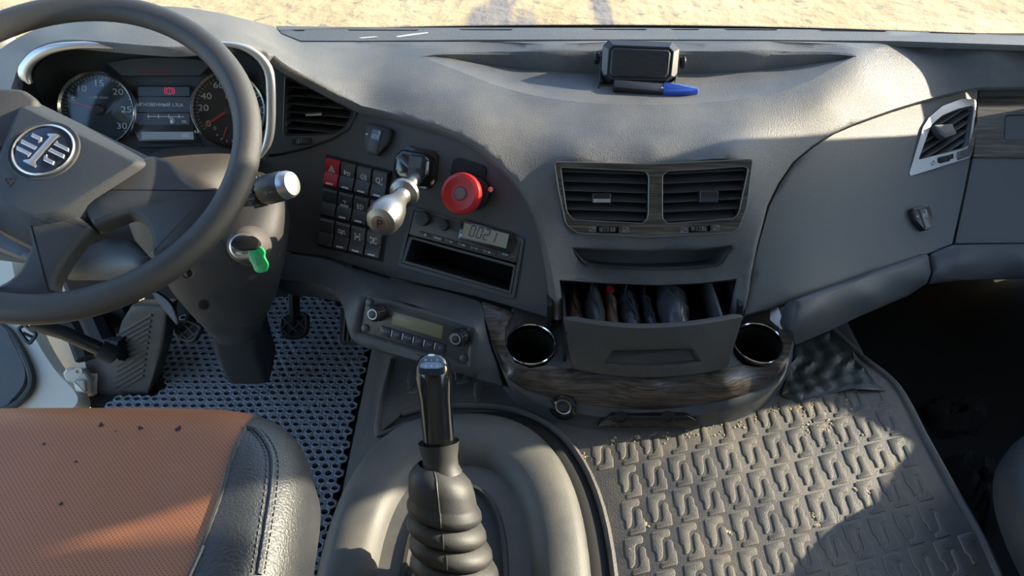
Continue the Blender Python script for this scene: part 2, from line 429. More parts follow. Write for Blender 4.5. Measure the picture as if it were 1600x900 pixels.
M['brown'] = perforated()
def sand():
    m, nt, b = nodes('dry_sand'); N, L = nt.nodes, nt.links
    g = N.new('ShaderNodeNewGeometry')
    def noise(scale, det, vec=None, dist=0):
        n = N.new('ShaderNodeTexNoise'); n.inputs['Scale'].default_value = scale; n.inputs['Detail'].default_value = det; n.inputs['Distortion'].default_value = dist
        L.new(vec or g.outputs['Position'], n.inputs['Vector']); return n.outputs['Fac']
    def ramp(src, p0, p1, c0, c1):
        r = N.new('ShaderNodeValToRGB'); e = r.color_ramp.elements; e[0].position = p0; e[1].position = p1; e[0].color = (*c0, 1); e[1].color = (*c1, 1)
        L.new(src, r.inputs[0]); return r.outputs[0]
    base = ramp(noise(1.2, 6), .3, .7, (.37, .265, .13), (.50, .375, .205))
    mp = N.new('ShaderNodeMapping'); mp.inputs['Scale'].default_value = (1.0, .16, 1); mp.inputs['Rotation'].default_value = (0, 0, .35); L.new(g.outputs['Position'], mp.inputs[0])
    shade_bands = ramp(noise(.75, 4, mp.outputs[0], .6), .56, .60, (0, 0, 0), (1, 1, 1))  # grey bands: pole and tree shadows painted into the sand colour
    mx = N.new('ShaderNodeMix'); mx.data_type = 'RGBA'; L.new(shade_bands, mx.inputs[0]); L.new(base, mx.inputs[6]); mx.inputs[7].default_value = (.19, .165, .14, 1)
    sp = ramp(noise(6.5, 3, None, .4), .62, .66, (0, 0, 0), (.55, .55, .55))
    m3 = N.new('ShaderNodeMix'); m3.data_type = 'RGBA'; L.new(sp, m3.inputs[0]); L.new(mx.outputs[2], m3.inputs[6]); m3.inputs[7].default_value = (.15, .13, .10, 1)
    L.new(m3.outputs[2], b.inputs['Base Color']); b.inputs['Roughness'].default_value = .9
    bp = N.new('ShaderNodeBump'); bp.inputs['Strength'].default_value = .7; bp.inputs['Distance'].default_value = .05
    L.new(noise(5, 6), bp.inputs['Height']); L.new(bp.outputs[0], b.inputs['Normal']); return m
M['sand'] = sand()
def glass():
    m, nt, b = nodes('clear_glass'); N, L = nt.nodes, nt.links; N.remove(b)
    tr = N.new('ShaderNodeBsdfTransparent'); tr.inputs[0].default_value = (.95, .97, .96, 1)
    gl = N.new('ShaderNodeBsdfGlossy'); gl.inputs['Roughness'].default_value = .02
    lw = N.new('ShaderNodeLayerWeight'); lw.inputs[0].default_value = .5; pw = N.new('ShaderNodeMath'); pw.operation = 'POWER'; pw.inputs[1].default_value = 5
    fr = N.new('ShaderNodeMath'); fr.operation = 'MULTIPLY_ADD'; fr.inputs[1].default_value = .9; fr.inputs[2].default_value = .04; mx = N.new('ShaderNodeMixShader')
    L.new(lw.outputs['Facing'], pw.inputs[0]); L.new(pw.outputs[0], fr.inputs[0]); L.new(fr.outputs[0], mx.inputs[0]); L.new(tr.outputs[0], mx.inputs[1]); L.new(gl.outputs[0], mx.inputs[2])
    L.new(mx.outputs[0], N['Material Output'].inputs[0]); return m
M['glass'] = glass()
# ================================================================ the cab shell and the ground outside
def grid_plane(name, x0, x1, y0, y1, z, m):
    b = MB(); b.add([(x0, y0, z), (x1, y0, z), (x1, y1, z), (x0, y1, z)], [(0, 1, 2, 3)]); return struct(b.obj(name, m))
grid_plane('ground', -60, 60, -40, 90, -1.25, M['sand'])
BX = PL((0, 0, 0), (1, 0, 0), (0, 0, 1))          # plan view, height along z
b = MB(); b.prism(BX, [(-.80, -.95), (1.24, -.95), (1.24, 1.45), (-.86, 1.45), (-.86, 1.0), (-.80, .93)], -.05, -.001); struct(b.obj('floor', M['carpet']))
TUN = PL((0, .0, 0), (1, 0, 0), (0, -1, 0))
b = MB(); b.prism(TUN, rpoly([(-.305, .0), (.63, .0), (.615, .222), (-.212, .222)], [0, 0, .02, .03]), -1.3, .94)
struct(b.obj('floor_tunnel', M['vinyl']))
b = MB(); b.box(BX, -.86, 1.24, 1.43, 1.46, 0, .57); struct(b.obj('wall_front', M['carpet']))
b = MB(); b.box(BX, -.98, 1.30, -1.0, -.95, -.05, 1.62); struct(b.obj('wall_back', M['shell']))
def wind_y(x, z): return 1.425 - .055 * ((x - .15) / .8) ** 2 - .18 * (z - .6)
b = MB(); b.box(BX, -.98, 1.30, -1.0, 1.20, 1.60, 1.66, .02); struct(b.obj('ceiling', M['shell']))
# windscreen: bent pane, printed black border with dots, rubber seal
xs = np.linspace(-.93, 1.23, 41)
b = MB(); b.loft([[(x, wind_y(x, z), z) for x in xs] for z in (.592, .95, 1.3, 1.62)], closed=False); struct(b.obj('window_1', M['glass']))
b = MB(); b.loft([[(x, wind_y(x, z) - .004 - d, z) for x in xs] for z, d in ((.585, 0), (.6005, 0), (.6005, -.003))], closed=False)
for k in range(520):
    x = -.93 + 2.16 * k / 519
    for j in range(2):
        z = .6018 + j * .0018; c = np.array([x + (.002 if j else 0), wind_y(x, z) - .004, z]); r = .00095 - .0003 * j
        b.add([c + [-r, 0, 0], c + [0, 0, -r], c + [r, 0, 0], c + [0, 0, r]], [(0, 1, 2, 3)])
struct(b.obj('trim_1', M['matte']))
# windscreen pillars
for k, (x0, x1, nm) in enumerate(((1.235, 1.225, 'trim_2'), (-.935, -.925, 'trim_3'))):
    b = MB(); b.tube([(x0, wind_y(x0, .3) - .01, .3), (x0, wind_y(x0, .8) - .01, .8), (x1, wind_y(x1, 1.62) - .01, 1.62)], .032, 12); struct(b.obj(nm, M['shell']))
b = MB(); b.box(BX, -.98, 1.30, 1.10, 1.30, 1.585, 1.65, .02); struct(b.obj('trim_4', M['shell']))
# unseen passenger's door; window opening and front edge shaped for the sun patches
DR = PL((1.25, 0, 0), (0, -1, 0), (-1, 0, 0))
SUN_PATCH_HOLE = [(-.30, .66), (.30, .66), (.742, .52), (.863, .472), (.90, .45), (1.03, .496), (1.06, .60), (1.06, .74), (.90, 1.04), (.80, 1.46), (-.30, 1.46)]
b = MB(); b.prism(DR, [(-q[0], q[1]) for q in [(-.95, -.05), (1.40, -.05), (1.365, .6), (1.19, 1.62), (-.95, 1.62)]], -.05, 0, holes=[rpoly([(-q[0], q[1]) for q in SUN_PATCH_HOLE], .012)])
dr = struct(b.obj('unseen_door', M['shell']))
b = MB(); b.prism(DR, rpoly([(-q[0], q[1]) for q in SUN_PATCH_HOLE], .012), -.03, -.026); struct(b.obj('unseen_door_window', M['glass']))
MR = PL((1.52, .715, 1.37), (1, 0, 0), (0, -1, 0))  # unseen mirror housing, added and sized to cut the sun streak on the seat
b = MB(); b.prism(MR, rrect(.24, .44, .05), -.205, 0, .02); struct(b.obj('sun_block_mirror', M['black']))
b = MB(); b.tube([(1.27, .98, 1.30), (1.40, .90, 1.34), (1.52, .90, 1.37)], .018, 8); struct(b.obj('sun_block_mirror_arm', M['black']))
# driver's side: wall behind the open door
DL = PL((-.93, 0, 0), (0, 1, 0), (1, 0, 0))
b = MB(); b.prism(DL, [(-.95, -.05), (-.05, -.05), (-.05, 1.62), (-.95, 1.62)], -.05, 0); struct(b.obj('wall_left', M['shell']))

# ---------------------------------------------------------------- driver's door, standing open, and the cream door frame
S_door = Surf([(-120, 400, 1.52), (0, 350, 1.56), (0, 500, 1.50), (60, 520, 1.49), (110, 600, 1.46), (0, 670, 1.42), (-120, 690, 1.40), (130, 640, 1.44)])
door_ol = cr([(-120, 380), (0, 380), (28, 450), (52, 520), (85, 575), (118, 612), (120, 632), (96, 650), (60, 664), (0, 676), (-120, 700)], 5)
d1 = sheet('door_1', door_ol, S_door, M['cream'], None, step=16, flange=.035, lip=.008)
struct(d1)
S_dp = Surf([(-120, 400, 1.525), (0, 480, 1.505), (40, 560, 1.475), (30, 620, 1.45), (-120, 660, 1.41)])
p = sheet('door_panel', cr([(-120, 430), (0, 505), (22, 532), (43, 575), (42, 602), (24, 626), (0, 642), (-120, 672)], 5), S_dp, M['panel'], d1, step=14, flange=.012, lip=.005, disp=lambda Q, P: .012 + 0 * Q[:, 0])
b = MB()
q = cr([W(x, y, t=t) for x, y, t in ((-30, 505, 1.49), (8, 512, 1.487), (34, 548, 1.472), (49, 585, 1.455), (46, 610, 1.443), (22, 634, 1.43), (-30, 655, 1.415))], 5)
b.tube(q, .007, 8); b.obj('door_seal', M['rubber'], d1)
S_pil = Surf([(0, 380, 1.60), (60, 500, 1.60), (140, 480, 1.56), (200, 500, 1.52), (130, 600, 1.50), (90, 590, 1.53), (160, 560, 1.50)])
pil = struct(sheet('trim_5', cr([(10, 380), (120, 380), (205, 470), (176, 540), (150, 590), (138, 616), (118, 612), (88, 574), (60, 530), (34, 470)], 4), S_pil, M['cream'], None, step=14, flange=.02, lip=.004))
# hinge pocket of the door frame
HP = PL(W(116, 600, t=1.47), (.92, .3, .1), (.25, -.75, .6))
b = MB(); b.prism(HP, HP.poly([(99, 583), (104, 576), (131, 576), (141, 592), (143, 614), (119, 622), (113, 620)]), -.02, .004, .003); b.obj('hinge_plate', M['cream'], pil)
b = MB(); b.prism(HP, rpoly(HP.poly([(118, 593), (136, 593), (138, 611), (122, 613)]), .002), .004, .016, .003); b.obj('hinge_knuckle', M['cream'], pil)
b = MB(); b.lathe(HP.P(123, 580, .004), HP.n, [(.0075, 0), (.0075, .004), (.004, .004), (.004, .001)], 14); b.obj('bolt', M['cream'], pil)
b = MB(); b.tube(cr([HP.P(x, y, -.002) for x, y in ((34, 510), (30, 516), (44, 535), (50, 532), (56, 522), (48, 516), (38, 508))], 4, True), .004, 6, True); b.tube([HP.P(36, 520, -.002), HP.P(50, 526, -.002)], .003, 6); b.obj('seal_clip', M['black'], pil)
# ================================================================ dashboard
C_N = (0, -math.cos(math.radians(30)), math.sin(math.radians(30)))
PC = PL(W(1020, 250, t=1.14), (1, 0, 0), C_N)                              # centre stack
D_N = (-.287, -.788, .545)
PD = PL(W(850, 370, t=1.16), (1, 0, 0), D_N)                               # driver's fascia, turned to the wheel
PE = PL(W(568, 462, t=1.175), (1, 0, 0), (-.300, -.803, .514))             # climate panel face
dash = thing('dashboard', 'dusty black plastic lorry dashboard running under the whole windscreen', 'dashboard', (.15, 1.1, .30))

SEAM_L = [(565, 166), (600, 174), (640, 185), (680, 197), (720, 212), (752, 231), (780, 255), (805, 282), (825, 312), (840, 343), (850, 372), (857, 402), (863, 432), (868, 465), (873, 500)]
SEAM_R = [(1162, 482), (1172, 428), (1182, 385), (1200, 320), (1218, 284), (1240, 252), (1270, 227), (1300, 208), (1330, 195), (1360, 184), (1400, 170), (1440, 158), (1485, 146), (1528, 136)]
S_pass = Surf([(1180, 400, 1.175), (1160, 480, 1.155), (1240, 470, 1.16), (1240, 252, 1.22), (1300, 208, 1.26), (1440, 158, 1.35), (1528, 136, 1.40), (1520, 232, 1.36), (1488, 380, 1.30), (1350, 435, 1.22), (1350, 300, 1.255), (1450, 260, 1.325)])
def ctl(lst): return [(a, b, (c if d == 't' else tz(a, b, c))) for a, b, d, c in lst]
TOPC = ctl([(x, 46 + max(0, x - 1000) * .014, 'z', .600) for x in (430, 620, 820, 1010, 1210, 1400, 1600)] + [(1720, 62, 'z', .598), (1850, 70, 'z', .597), (1850, 100, 'z', .570), (1850, 136, 't', 1.385)] +
           [(x, 68, 'z', .602) for x in (520, 700, 1010, 1300)] + [(1550, 80, 'z', .592), (1700, 85, 'z', .59)] +
           [(660, 88, 'z', .600), (1335, 88, 'z', .600), (700, 82, 'z', .600), (1010, 80, 'z', .600), (850, 80, 'z', .6), (1180, 80, 'z', .6)] +
           [(800, 141, 'z', .577), (900, 158, 'z', .569), (1000, 164, 'z', .567), (1100, 160, 'z', .569), (1200, 146, 'z', .576), (1270, 122, 'z', .583), (720, 112, 'z', .588)] +
           [(1020, 200, 'z', .560), (900, 200, 'z', .560), (1130, 200, 'z', .560), (1020, 236, 't', PC.t(1020, 236, -.009)), (900, 238, 't', PC.t(900, 238, -.009)), (1140, 236, 't', PC.t(1140, 236, -.009))] +
           [(x, y, 't', PC.t(x, y, -.006)) for x, y in ((890, 262), (1020, 262), (1150, 262), (905, 368), (1020, 376), (1130, 368), (900, 440), (1020, 446), (1120, 440), (895, 500), (1130, 500), (880, 560), (1140, 560))] +
           [(x, y, 't', PD.t(x, y) - .014) for x, y in SEAM_L[::2]] + [(x, y, 't', S_pass.t(x, y) - .012) for x, y in SEAM_R[::2]] +
           [(500, 80, 'z', .618), (560, 120, 'z', .602), (640, 140, 'z', .592), (740, 180, 'z', .578), (1290, 160, 'z', .568), (1400, 120, 'z', .566), (1530, 105, 'z', .564), (1700, 110, 'z', .562), (1700, 136, 't', 1.385)])
HOOD = [(-60, 240, 1.11), (20, 132, 1.105), (42, 86, 1.095), (100, 63, 1.085), (185, 68, 1.085), (280, 74, 1.085), (372, 68, 1.105), (420, 84, 1.135), (450, 104, 1.18),
        (-80, 160, 1.20), (0, 76, 1.18), (100, 28, 1.21), (235, 9, 1.22), (345, 20, 1.27), (-20, 130, 1.13), (150, 38, 1.12), (260, 38, 1.125), (350, 45, 1.16), (405, 55, 1.22)]
S_top = Surf(TOPC + HOOD, 2.5e-3)
brow_in = [(428, 87), (420, 84), (404, 76), (372, 68), (330, 69), (280, 74), (232, 72), (185, 68), (140, 64), (100, 63), (66, 71), (42, 86), (28, 108), (20, 132), (0, 178), (-60, 240)]
hood_out = [(-120, 230), (-80, 160), (-40, 110), (0, 76), (40, 52), (100, 28), (170, 14), (235, 9), (290, 11), (345, 20), (395, 32), (430, 41)]
S_strip = PlaneSurf(PL((0, 1.35, .601), (1, 0, 0), (0, 0, 1)))
# --- windscreen strip with the demister slots
sl = [rpoly([(x0, y + 0), (x1, y + (x1 - x0) * k), (x1 - 4, y + 2.2 + (x1 - x0) * k), (x0 + 6, y + 2.0)], 1) for x0, x1, y, k in
      ((455, 478, 46.6, 0), (541, 655, 46.0, .002), (716, 802, 45.2, .002), (924, 1012, 44.8, .002), (1046, 1094, 45, .0), (1130, 1216, 45.2, .004), (1278, 1386, 46.6, .012), (1448, 1528, 49.6, .025))]
strip = [(430, 40), (620, 42.5), (1000, 43), (1200, 44.5), (1400, 48), (1600, 55), (1720, 60), (1845, 68), (1845, 83), (1720, 76), (1600, 71), (1400, 64.5), (1200, 62.5), (1000, 62), (760, 62.5), (560, 64), (470, 64), (440, 52)]
sheet('windscreen_strip', strip, S_strip, M['dash'], dash, holes=sl, step=12, flange=.01, gap=.5)
b = MB(); b.box(BX, -.5, 1.2, 1.345, 1.40, .565, .572); b.obj('demister_duct', M['matte'], dash)
# --- top cover with centre stack
TRAY_B = [(656, 88), (690, 83), (760, 81), (1010, 80), (1240, 80.5), (1310, 82), (1338, 87)]
TRAY_F = [(1338, 87), (1300, 107), (1262, 127), (1215, 144), (1150, 156), (1080, 162), (1000, 164), (920, 161), (860, 154), (808, 143), (760, 128), (712, 109), (656, 88)]
tray_ol = [tuple(q) for q in cr(TRAY_B, 5)][:-1] + [tuple(q) for q in cr(TRAY_F, 5)][:-1]
vent_hole = rpoly([(870, 258), (1020, 260), (1171, 255), (1162, 322), (1148, 358), (1140, 361), (1015, 366), (904, 361), (889, 348), (876, 294)], 5)
slot_hole = rpoly([(892, 386), (950, 390), (1020, 392), (1090, 389.5), (1146, 383), (1128, 411), (1118, 417), (1080, 421), (1020, 423), (955, 421), (925, 417), (912, 411)], 5)
top_ol = [(440, 53), (470, 65), (560, 65), (760, 63.5), (1000, 63), (1200, 63.5), (1400, 65.5), (1600, 72), (1720, 77), (1845, 84), (1845, 138), (1720, 138), (1600, 136)] + SEAM_R[::-1] + [(1158, 500), (1137, 500), (1151, 436), (1097, 442.6), (1026, 446), (949, 443), (875, 438), (884, 500)] + SEAM_L[::-1] + [(528, 147), (490, 126), (455, 107), (440, 97)] + [tuple(q) for q in cr(brow_in, 3)] + [tuple(q) for q in cr(hood_out, 3)]
sheet('top_cover', top_ol, S_top, M['dash'], dash, holes=[tray_ol, vent_hole, slot_hole], step=9, flange=.014, gap=.8, lip=.003)
# --- tray sunk in the top
TB = [(x, y + d) for (x, y), d in zip(resample(cr(TRAY_B, 5), 31), [min(32, 32 * math.sin(math.pi * min(.5, k / 16))) if k < 8 else (32 if k <= 22 else 32 * math.sin(math.pi * min(.5, (30 - k) / 16))) for k in range(31)])]
rimb = resample(cr(TRAY_B, 5), 31)
def tray_base(x, y, xr, yr):
    P = S_top.P(xr, yr); f = max(0.0, min(1.0, (y - yr) / 32.0)); return P
rb, bb = [], []
for (x, y) in rimb:
    P = S_top.P(x, y); k = max(0, 1 - abs((P[0] - .245) / .40) ** 2.6); rb.append(P); bb.append(P + np.array([0, -.014 * k, -.036 * k]))
rf = [S_top.P(*q) for q in resample(cr(TRAY_F[::-1], 5), 31)]
rf[0], rf[-1] = rb[0], rb[-1]; bb[0], bb[-1] = rb[0], rb[-1]

rings = [rb, [p_ * .85 + q_ * .15 + np.array([0, -.004, -.0]) for p_, q_ in zip(rb, bb)], bb]
for k in range(1, 13):
    s_ = k / 12; rings.append([(1 - s_) * p_ + s_ * q_ + np.array([0, 0, .0]) for p_, q_ in zip(bb, rf)])
b = MB(); b.loft(rings, closed=False); b.obj('storage_tray', M['dash'], dash, sharp=40)
# --- open slot below the vents
def recess(m, pl, outline_px, depth, shrink=.0, h=0.0):
    o = pl.poly(outline_px, h); o = [tuple(q) for q in o]
    if area2(o) < 0: o = o[::-1]
    b = MB(); b.loft([[pl.p(*q, h - .0005) for q in o], [pl.p(*q, h - depth) for q in offs(o, shrink)]], cap1=True); return b
b = recess(None, PC, slot_hole, .05, .004); b.obj('open_slot', M['fascia'], dash)
# --- driver's fascia
rad_hole = [(633, 331), (648, 322), (822, 374), (806, 469), (622, 415)]
fas_ol = [(563, 168)] + [(x - 2, y + 2) for x, y in SEAM_L[1:]] + [(871, 501), (800, 480), (740, 463), (680, 449), (600, 431), (510, 402), (440, 392), (405, 370), (395, 300), (404, 247), (440, 242), (484, 231), (520, 218), (545, 203)]
sw_hole = rpoly([(511, 241), (612, 268), (598, 409), (497, 383)], 3)
radio_hole = rpoly([(646, 323), (819, 373), (803, 466), (624, 415)], 6)
sheet('driver_fascia', fas_ol, PlaneSurf(PD), M['fascia'], dash, holes=[sw_hole, radio_hole], step=16, flange=.02, gap=1.2)
b = recess(None, PD, sw_hole, .02); b.obj('switch_well', M['matte'], dash)
# --- vent panel beside the instruments
vp_ol = [(430, 90), (455, 109), (490, 128), (528, 149), (562, 168), (545, 201), (520, 216), (484, 229), (440, 240), (405, 244), (404, 120)]
dv_hole = rpoly([(446, 123), (449, 121), (500, 145), (551, 175), (550, 183), (536, 202), (520, 209), (446, 211), (443, 206)], 4)
tw_hole = [(457, 217), (487, 215), (487, 225), (457, 227)]
sheet('vent_panel', vp_ol, PlaneSurf(PD, .004), M['fascia'], dash, holes=[dv_hole], step=14, flange=.02, gap=1.2)
# --- lower knee panel with the climate control bay
S_knee = Surf([(x, y, PD.t(x, y) - .004) for x, y in ((440, 392), (510, 402), (600, 431), (680, 449), (740, 463))] + [(755, 470, 1.185), (775, 545, 1.15), (790, 600, 1.145)] +
              [(x, y, PE.t(x, y, .004)) for x, y in ((568, 455), (650, 482), (742, 510), (556, 525), (640, 550), (735, 578), (650, 515))] + [(600, 442, 1.225), (680, 464, 1.19), (520, 420, 1.25), (530, 470, 1.205), (545, 520, 1.18), (470, 415, 1.27), (740, 592, 1.145)], 4e-4)
knee_ol = [(425, 393), (440, 394), (510, 404), (600, 433), (680, 451), (720, 461), (752, 471), (757, 500), (766, 540), (786, 604), (740, 590), (680, 572), (600, 550), (568, 541), (550, 530), (541, 508), (536, 482), (526, 460), (508, 448), (480, 441), (440, 438), (418, 430)]
hv_hole = rpoly([(568, 460), (744, 513), (734, 575), (557, 521)], 5)
sheet('knee_panel', rpoly(knee_ol, 6), S_knee, M['lip'], dash, holes=[hv_hole], step=11, flange=.05, gap=1.0, lip=.006)
# --- passenger's side
pv_hole = rpoly([(1436, 250), (1452, 200), (1463, 186), (1490, 172), (1515, 166), (1518, 172), (1508, 228), (1502, 232)], 4)
pass_ol = [(x + 1.5, y + 1.5) for x, y in SEAM_R] + [(1524, 190), (1517, 250), (1506, 305), (1489, 381), (1452, 396), (1350, 433), (1247, 469), (1200, 482), (1164, 492)]
sheet('passenger_panel', pass_ol, S_pass, M['panel'], dash, holes=[pv_hole], step=14, flange=.02, gap=1.2)
S_glove = Surf([(1528, 136, 1.405), (1600, 136, 1.405), (1850, 136, 1.405), (1518, 240, 1.36), (1600, 240, 1.36), (1850, 240, 1.36), (1489, 381, 1.305), (1600, 381, 1.305), (1850, 381, 1.305)])
glove = sheet('glove_box_lid', [(1530, 136), (1600, 135.5), (1850, 136), (1850, 380), (1600, 380), (1491, 381), (1508, 305), (1519, 250), (1526, 190)], S_glove, M['panel'], dash, step=18, flange=.02, gap=1.2)
gl_hole = rpoly([(1568, 180), (1690, 180), (1690, 222), (1566, 222)], 6)
sheet('wood_strip', [(1527, 151), (1600, 151), (1850, 151), (1850, 248), (1600, 248), (1519, 247), (1524, 200)], S_glove, M['wood_gloss'], glove, holes=[gl_hole], step=18, flange=.005, gap=.8, disp=lambda Q, P: .003 + 0 * Q[:, 0])
sheet('latch_plate', rpoly([(1571, 183), (1687, 183), (1687, 219), (1569, 219)], 5), S_glove, M['panel'], glove, step=18, flange=.004, gap=.3, disp=lambda Q, P: .001 + 0 * Q[:, 0])
S_lip = Surf([(1246, 468, 1.155), (1350, 432, 1.215), (1452, 396, 1.285), (1243, 520, 1.115), (1258, 495, 1.11), (1279, 484, 1.115), (1360, 463, 1.165), (1429, 439, 1.225), (1453, 430, 1.25), (1243, 545, 1.17), (1300, 520, 1.20), (1345, 495, 1.225), (1430, 462, 1.30)], 6e-3)
sheet('passenger_shelf_edge', rpoly([(1246, 469), (1350, 434.5), (1451, 397), (1455, 426), (1449, 443), (1420, 462), (1345, 494), (1297, 517), (1243, 540), (1238, 520)], 4), S_lip, M['lip'], dash, step=8, flange=.03, gap=.6, lip=.004)
S_lip2 = Surf([(1455, 396, 1.29), (1489, 382, 1.30), (1600, 382, 1.30), (1850, 382, 1.30), (1460, 425, 1.25), (1500, 410, 1.255), (1600, 408, 1.255), (1850, 408, 1.255), (1455, 445, 1.29), (1500, 440, 1.31), (1600, 436, 1.31), (1850, 436, 1.31)], 4e-3)
sheet('glove_box_shelf_edge', rpoly([(1454, 397), (1490, 383), (1600, 382), (1850, 382), (1850, 436), (1600, 436), (1500, 438), (1452, 444), (1458, 425)], 3), S_lip2, M['lip'], dash, step=9, flange=.03, gap=.6, lip=.004)
# --- console with the cup holders
LEDGE = PL((.15, .83, .315), (1, 0, 0), (0, -.15, 1))
lp = [(x, y, LEDGE.t(x, y)) for x, y in ((829, 540), (1185, 537), (870, 590), (1014, 600), (1130, 595), (1017, 560), (900, 520), (1120, 520), (800, 585), (1215, 575))]
S_con = Surf(lp + [(752, 470, 1.185), (766, 524, 1.150), (1245, 468, 1.155), (1238, 545, 1.14), (1020, 480, 1.20), (900, 480, 1.20), (1130, 480, 1.20)] + [(786, 577, 1.145), (807, 601, 1.142), (860, 621, 1.140), (930, 635, 1.138), (1017, 642, 1.136), (1105, 633, 1.137), (1175, 615, 1.138), (1220, 587, 1.138)])
cupL, cupR = ell_px(829, 539, 37, 34), ell_px(1185, 537, 38, 34)
inner = [(803, 486), (818, 495), (880, 540), (893, 575), (950, 586), (1014, 590), (1075, 586), (1128, 576), (1150, 540), (1168, 505), (1203, 480)]
wood_edge = cr([(752, 470), (757, 495), (766, 524), (786, 577), (807, 601), (860, 621), (930, 634), (1017, 640), (1105, 631), (1175, 613), (1219, 586), (1236, 545), (1242, 510), (1246, 468)], 4)
sheet('console_deck', [(804, 478), (890, 500), (1150, 500), (1206, 478), (1226, 510), (1229, 545), (1214, 573), (1185, 580), (1130, 583), (1014, 596), (900, 583), (835, 580), (802, 571), (786, 545), (787, 512)], S_con, M['fascia'], dash, holes=[ell_px(829, 539, 39, 36), ell_px(1185, 537, 40, 36)], step=12, flange=.004, gap=0, disp=lambda Q, P: -.004 + 0 * Q[:, 0])
wood_ol = wood_edge + [(1203, 481), (1210, 495), (1224, 540)] + ell_px(1185, 537, 40, 37, 28)[1:8] + [(1160, 570), (1128, 577), (1075, 587), (1014, 591), (950, 587), (893, 576), (870, 572)] + [(850, 571), (829, 576), (803, 566), (789, 540), (790, 515), (803, 488)]
sheet('wood_trim', wood_ol, S_con, M['wood'], dash, step=11, flange=.006, gap=.4)
for nm, (cx, cy), lab in (('cup_holder', (829, 539), None), ('cup_holder', (1185, 537), None)):
    c = S_con.P(cx, cy); R = 38.5 / F_PX * S_con.t(cx, cy)
    b = MB(); b.lathe(c, LEDGE.n, [(R * .99, .002), (R * .95, -.02), (R * .85, -.085), (.0, -.085)], 36, caps=False); h = b.obj(nm, M['matte'], dash)
    b = MB(); b.lathe(c, LEDGE.n, [(R * .96, -.006), (R * .965, .003), (R * 1.0, .0045), (R * 1.035, .003), (R * 1.04, -.003)], 40, caps=False); b.obj('chrome_rim', M['chrome'], h)
# skirt of the console, from the wood edge down to the mat
up = [S_con.P(*q) for q in resample(wood_edge[3:], 60)]
base_px = resample(cr([(768, 548), (776, 585), (790, 612), (825, 643), (895, 666), (982, 674), (1070, 671), (1140, 660), (1192, 637), (1218, 610), (1234, 580), (1240, 548)], 6), 60)
dn = [W(x, y, z=.226) for x, y in base_px]
dn[0] = up[0] + np.array([.01, .02, -.05]); dn[-1] = up[-1] + np.array([-.01, .02, -.05])
rings = [up, [p_ * 1.0 + np.array([0, -.004, -.004]) for p_ in up], [p_ * .72 + q_ * .28 + np.array([0, -.007, 0]) for p_, q_ in zip(up, dn)], [p_ * .45 + q_ * .55 + np.array([0, 0, 0]) for p_, q_ in zip(up, dn)], [p_ * .12 + q_ * .88 for p_, q_ in zip(up, dn)], dn]
b = MB(); b.loft(rings, closed=False); skirt = b.obj('console_skirt', M['lip'], dash, sharp=60)
# sockets and the dark panel in the skirt
def on_skirt(px, py):
    best = min(((abs(px_of(p_)[0] - px), k) for k, p_ in enumerate(up)))[1]
    a_, c_ = up[best], dn[best]; s_ = np.clip((py - px_of(a_)[1]) / (px_of(c_)[1] - px_of(a_)[1]), 0, 1); return (1 - s_) * a_ + s_ * c_
c0 = on_skirt(985, 655)
SK = PL(c0, (1, 0, 0), (0, -.96, .28))
b = MB(); b.prism(SK, rpoly(SK.poly([(938, 655), (955, 645), (1072, 645), (1088, 653), (1092, 664), (932, 664)]), .004), -.01, .008, .002); pn = b.obj('socket_panel', M['gloss'], skirt)
for cx, cy in ((970, 652), (1043, 651)):
    b = MB(); b.lathe(SK.P(cx, cy, .008), SK.n, [(.0105, 0), (.0105, .003), (.008, .003), (.008, .001), (0, .001)], 20); b.obj('socket_cap', M['black'], skirt)
c1 = on_skirt(880, 638); SK2 = PL(c1, (1, .25, 0), (-.3, -.92, .3))
b = MB(); b.lathe(SK2.P(880, 636, .002), SK2.n, [(.022, -.004), (.022, .003), (.014, .005), (.0125, .0065), (.0105, .0065), (.0105, -.008), (0, -.008)], 26); b.obj('power_socket', M['gloss'], skirt)
b = MB(); b.lathe(SK2.P(880, 636, .0085), SK2.n, [(.0105, 0), (.0125, .001), (.0125, -.001)], 26, caps=False); b.obj('socket_ring', M['satin'], skirt)
# silver corner behind the right cup holder
sheet('silver_corner', [(1204, 480), (1216, 477), (1220, 490), (1224, 506), (1222, 516), (1212, 508), (1203, 500)], S_con, M['satin'], dash, step=8, flange=.003, gap=.3, disp=lambda Q, P: .001 + 0 * Q[:, 0])
# --- drawer, pulled out
DT = PL((.20, .805, .38), (1, 0, 0), (0, -math.cos(math.radians(22)), math.sin(math.radians(22))))
def front_t(px, py):
    return DT.t(px, py, .016 * (1 - ((px - 1017) / 135) ** 2))
S_dr = Surf([(x, y, front_t(x, y)) for x in (885, 950, 1017, 1085, 1150) for y in (498, 530, 560, 590)])
fr_ol = cr([(882, 499), (940, 508), (1000, 512.5), (1060, 510), (1110, 504), (1160, 495)], 5) + cr([(1137, 574), (1110, 581), (1060, 587), (1014, 589.5), (960, 587), (920, 581), (895, 574.5)], 5)
grip = rpoly([(956, 547), (1084, 544), (1097, 566), (1060, 572), (1015, 574), (975, 573), (942, 569)], 3)
drawer = sheet('drawer', fr_ol, S_dr, M['drawer'], dash, holes=[grip], step=11, flange=.012, gap=.3, lip=.003)
g_o = [S_dr.P(*q) for q in grip]; 
b = MB(); gi = [p_ - np.array(DT.n) * (.022 if k < 8 else .006) for k, p_ in enumerate(g_o)]; cen_ = sum(gi) / len(gi)
b.loft([g_o, [p_ * .93 + cen_ * .07 for p_ in gi]], cap1=True); b.obj('grip_recess', M['drawer'], drawer)
xL, xR = .083, .318
b = MB(); b.box(BX, xL - .004, xL, .80, .985, .302, .372); b.obj('drawer_side', M['black'], drawer)
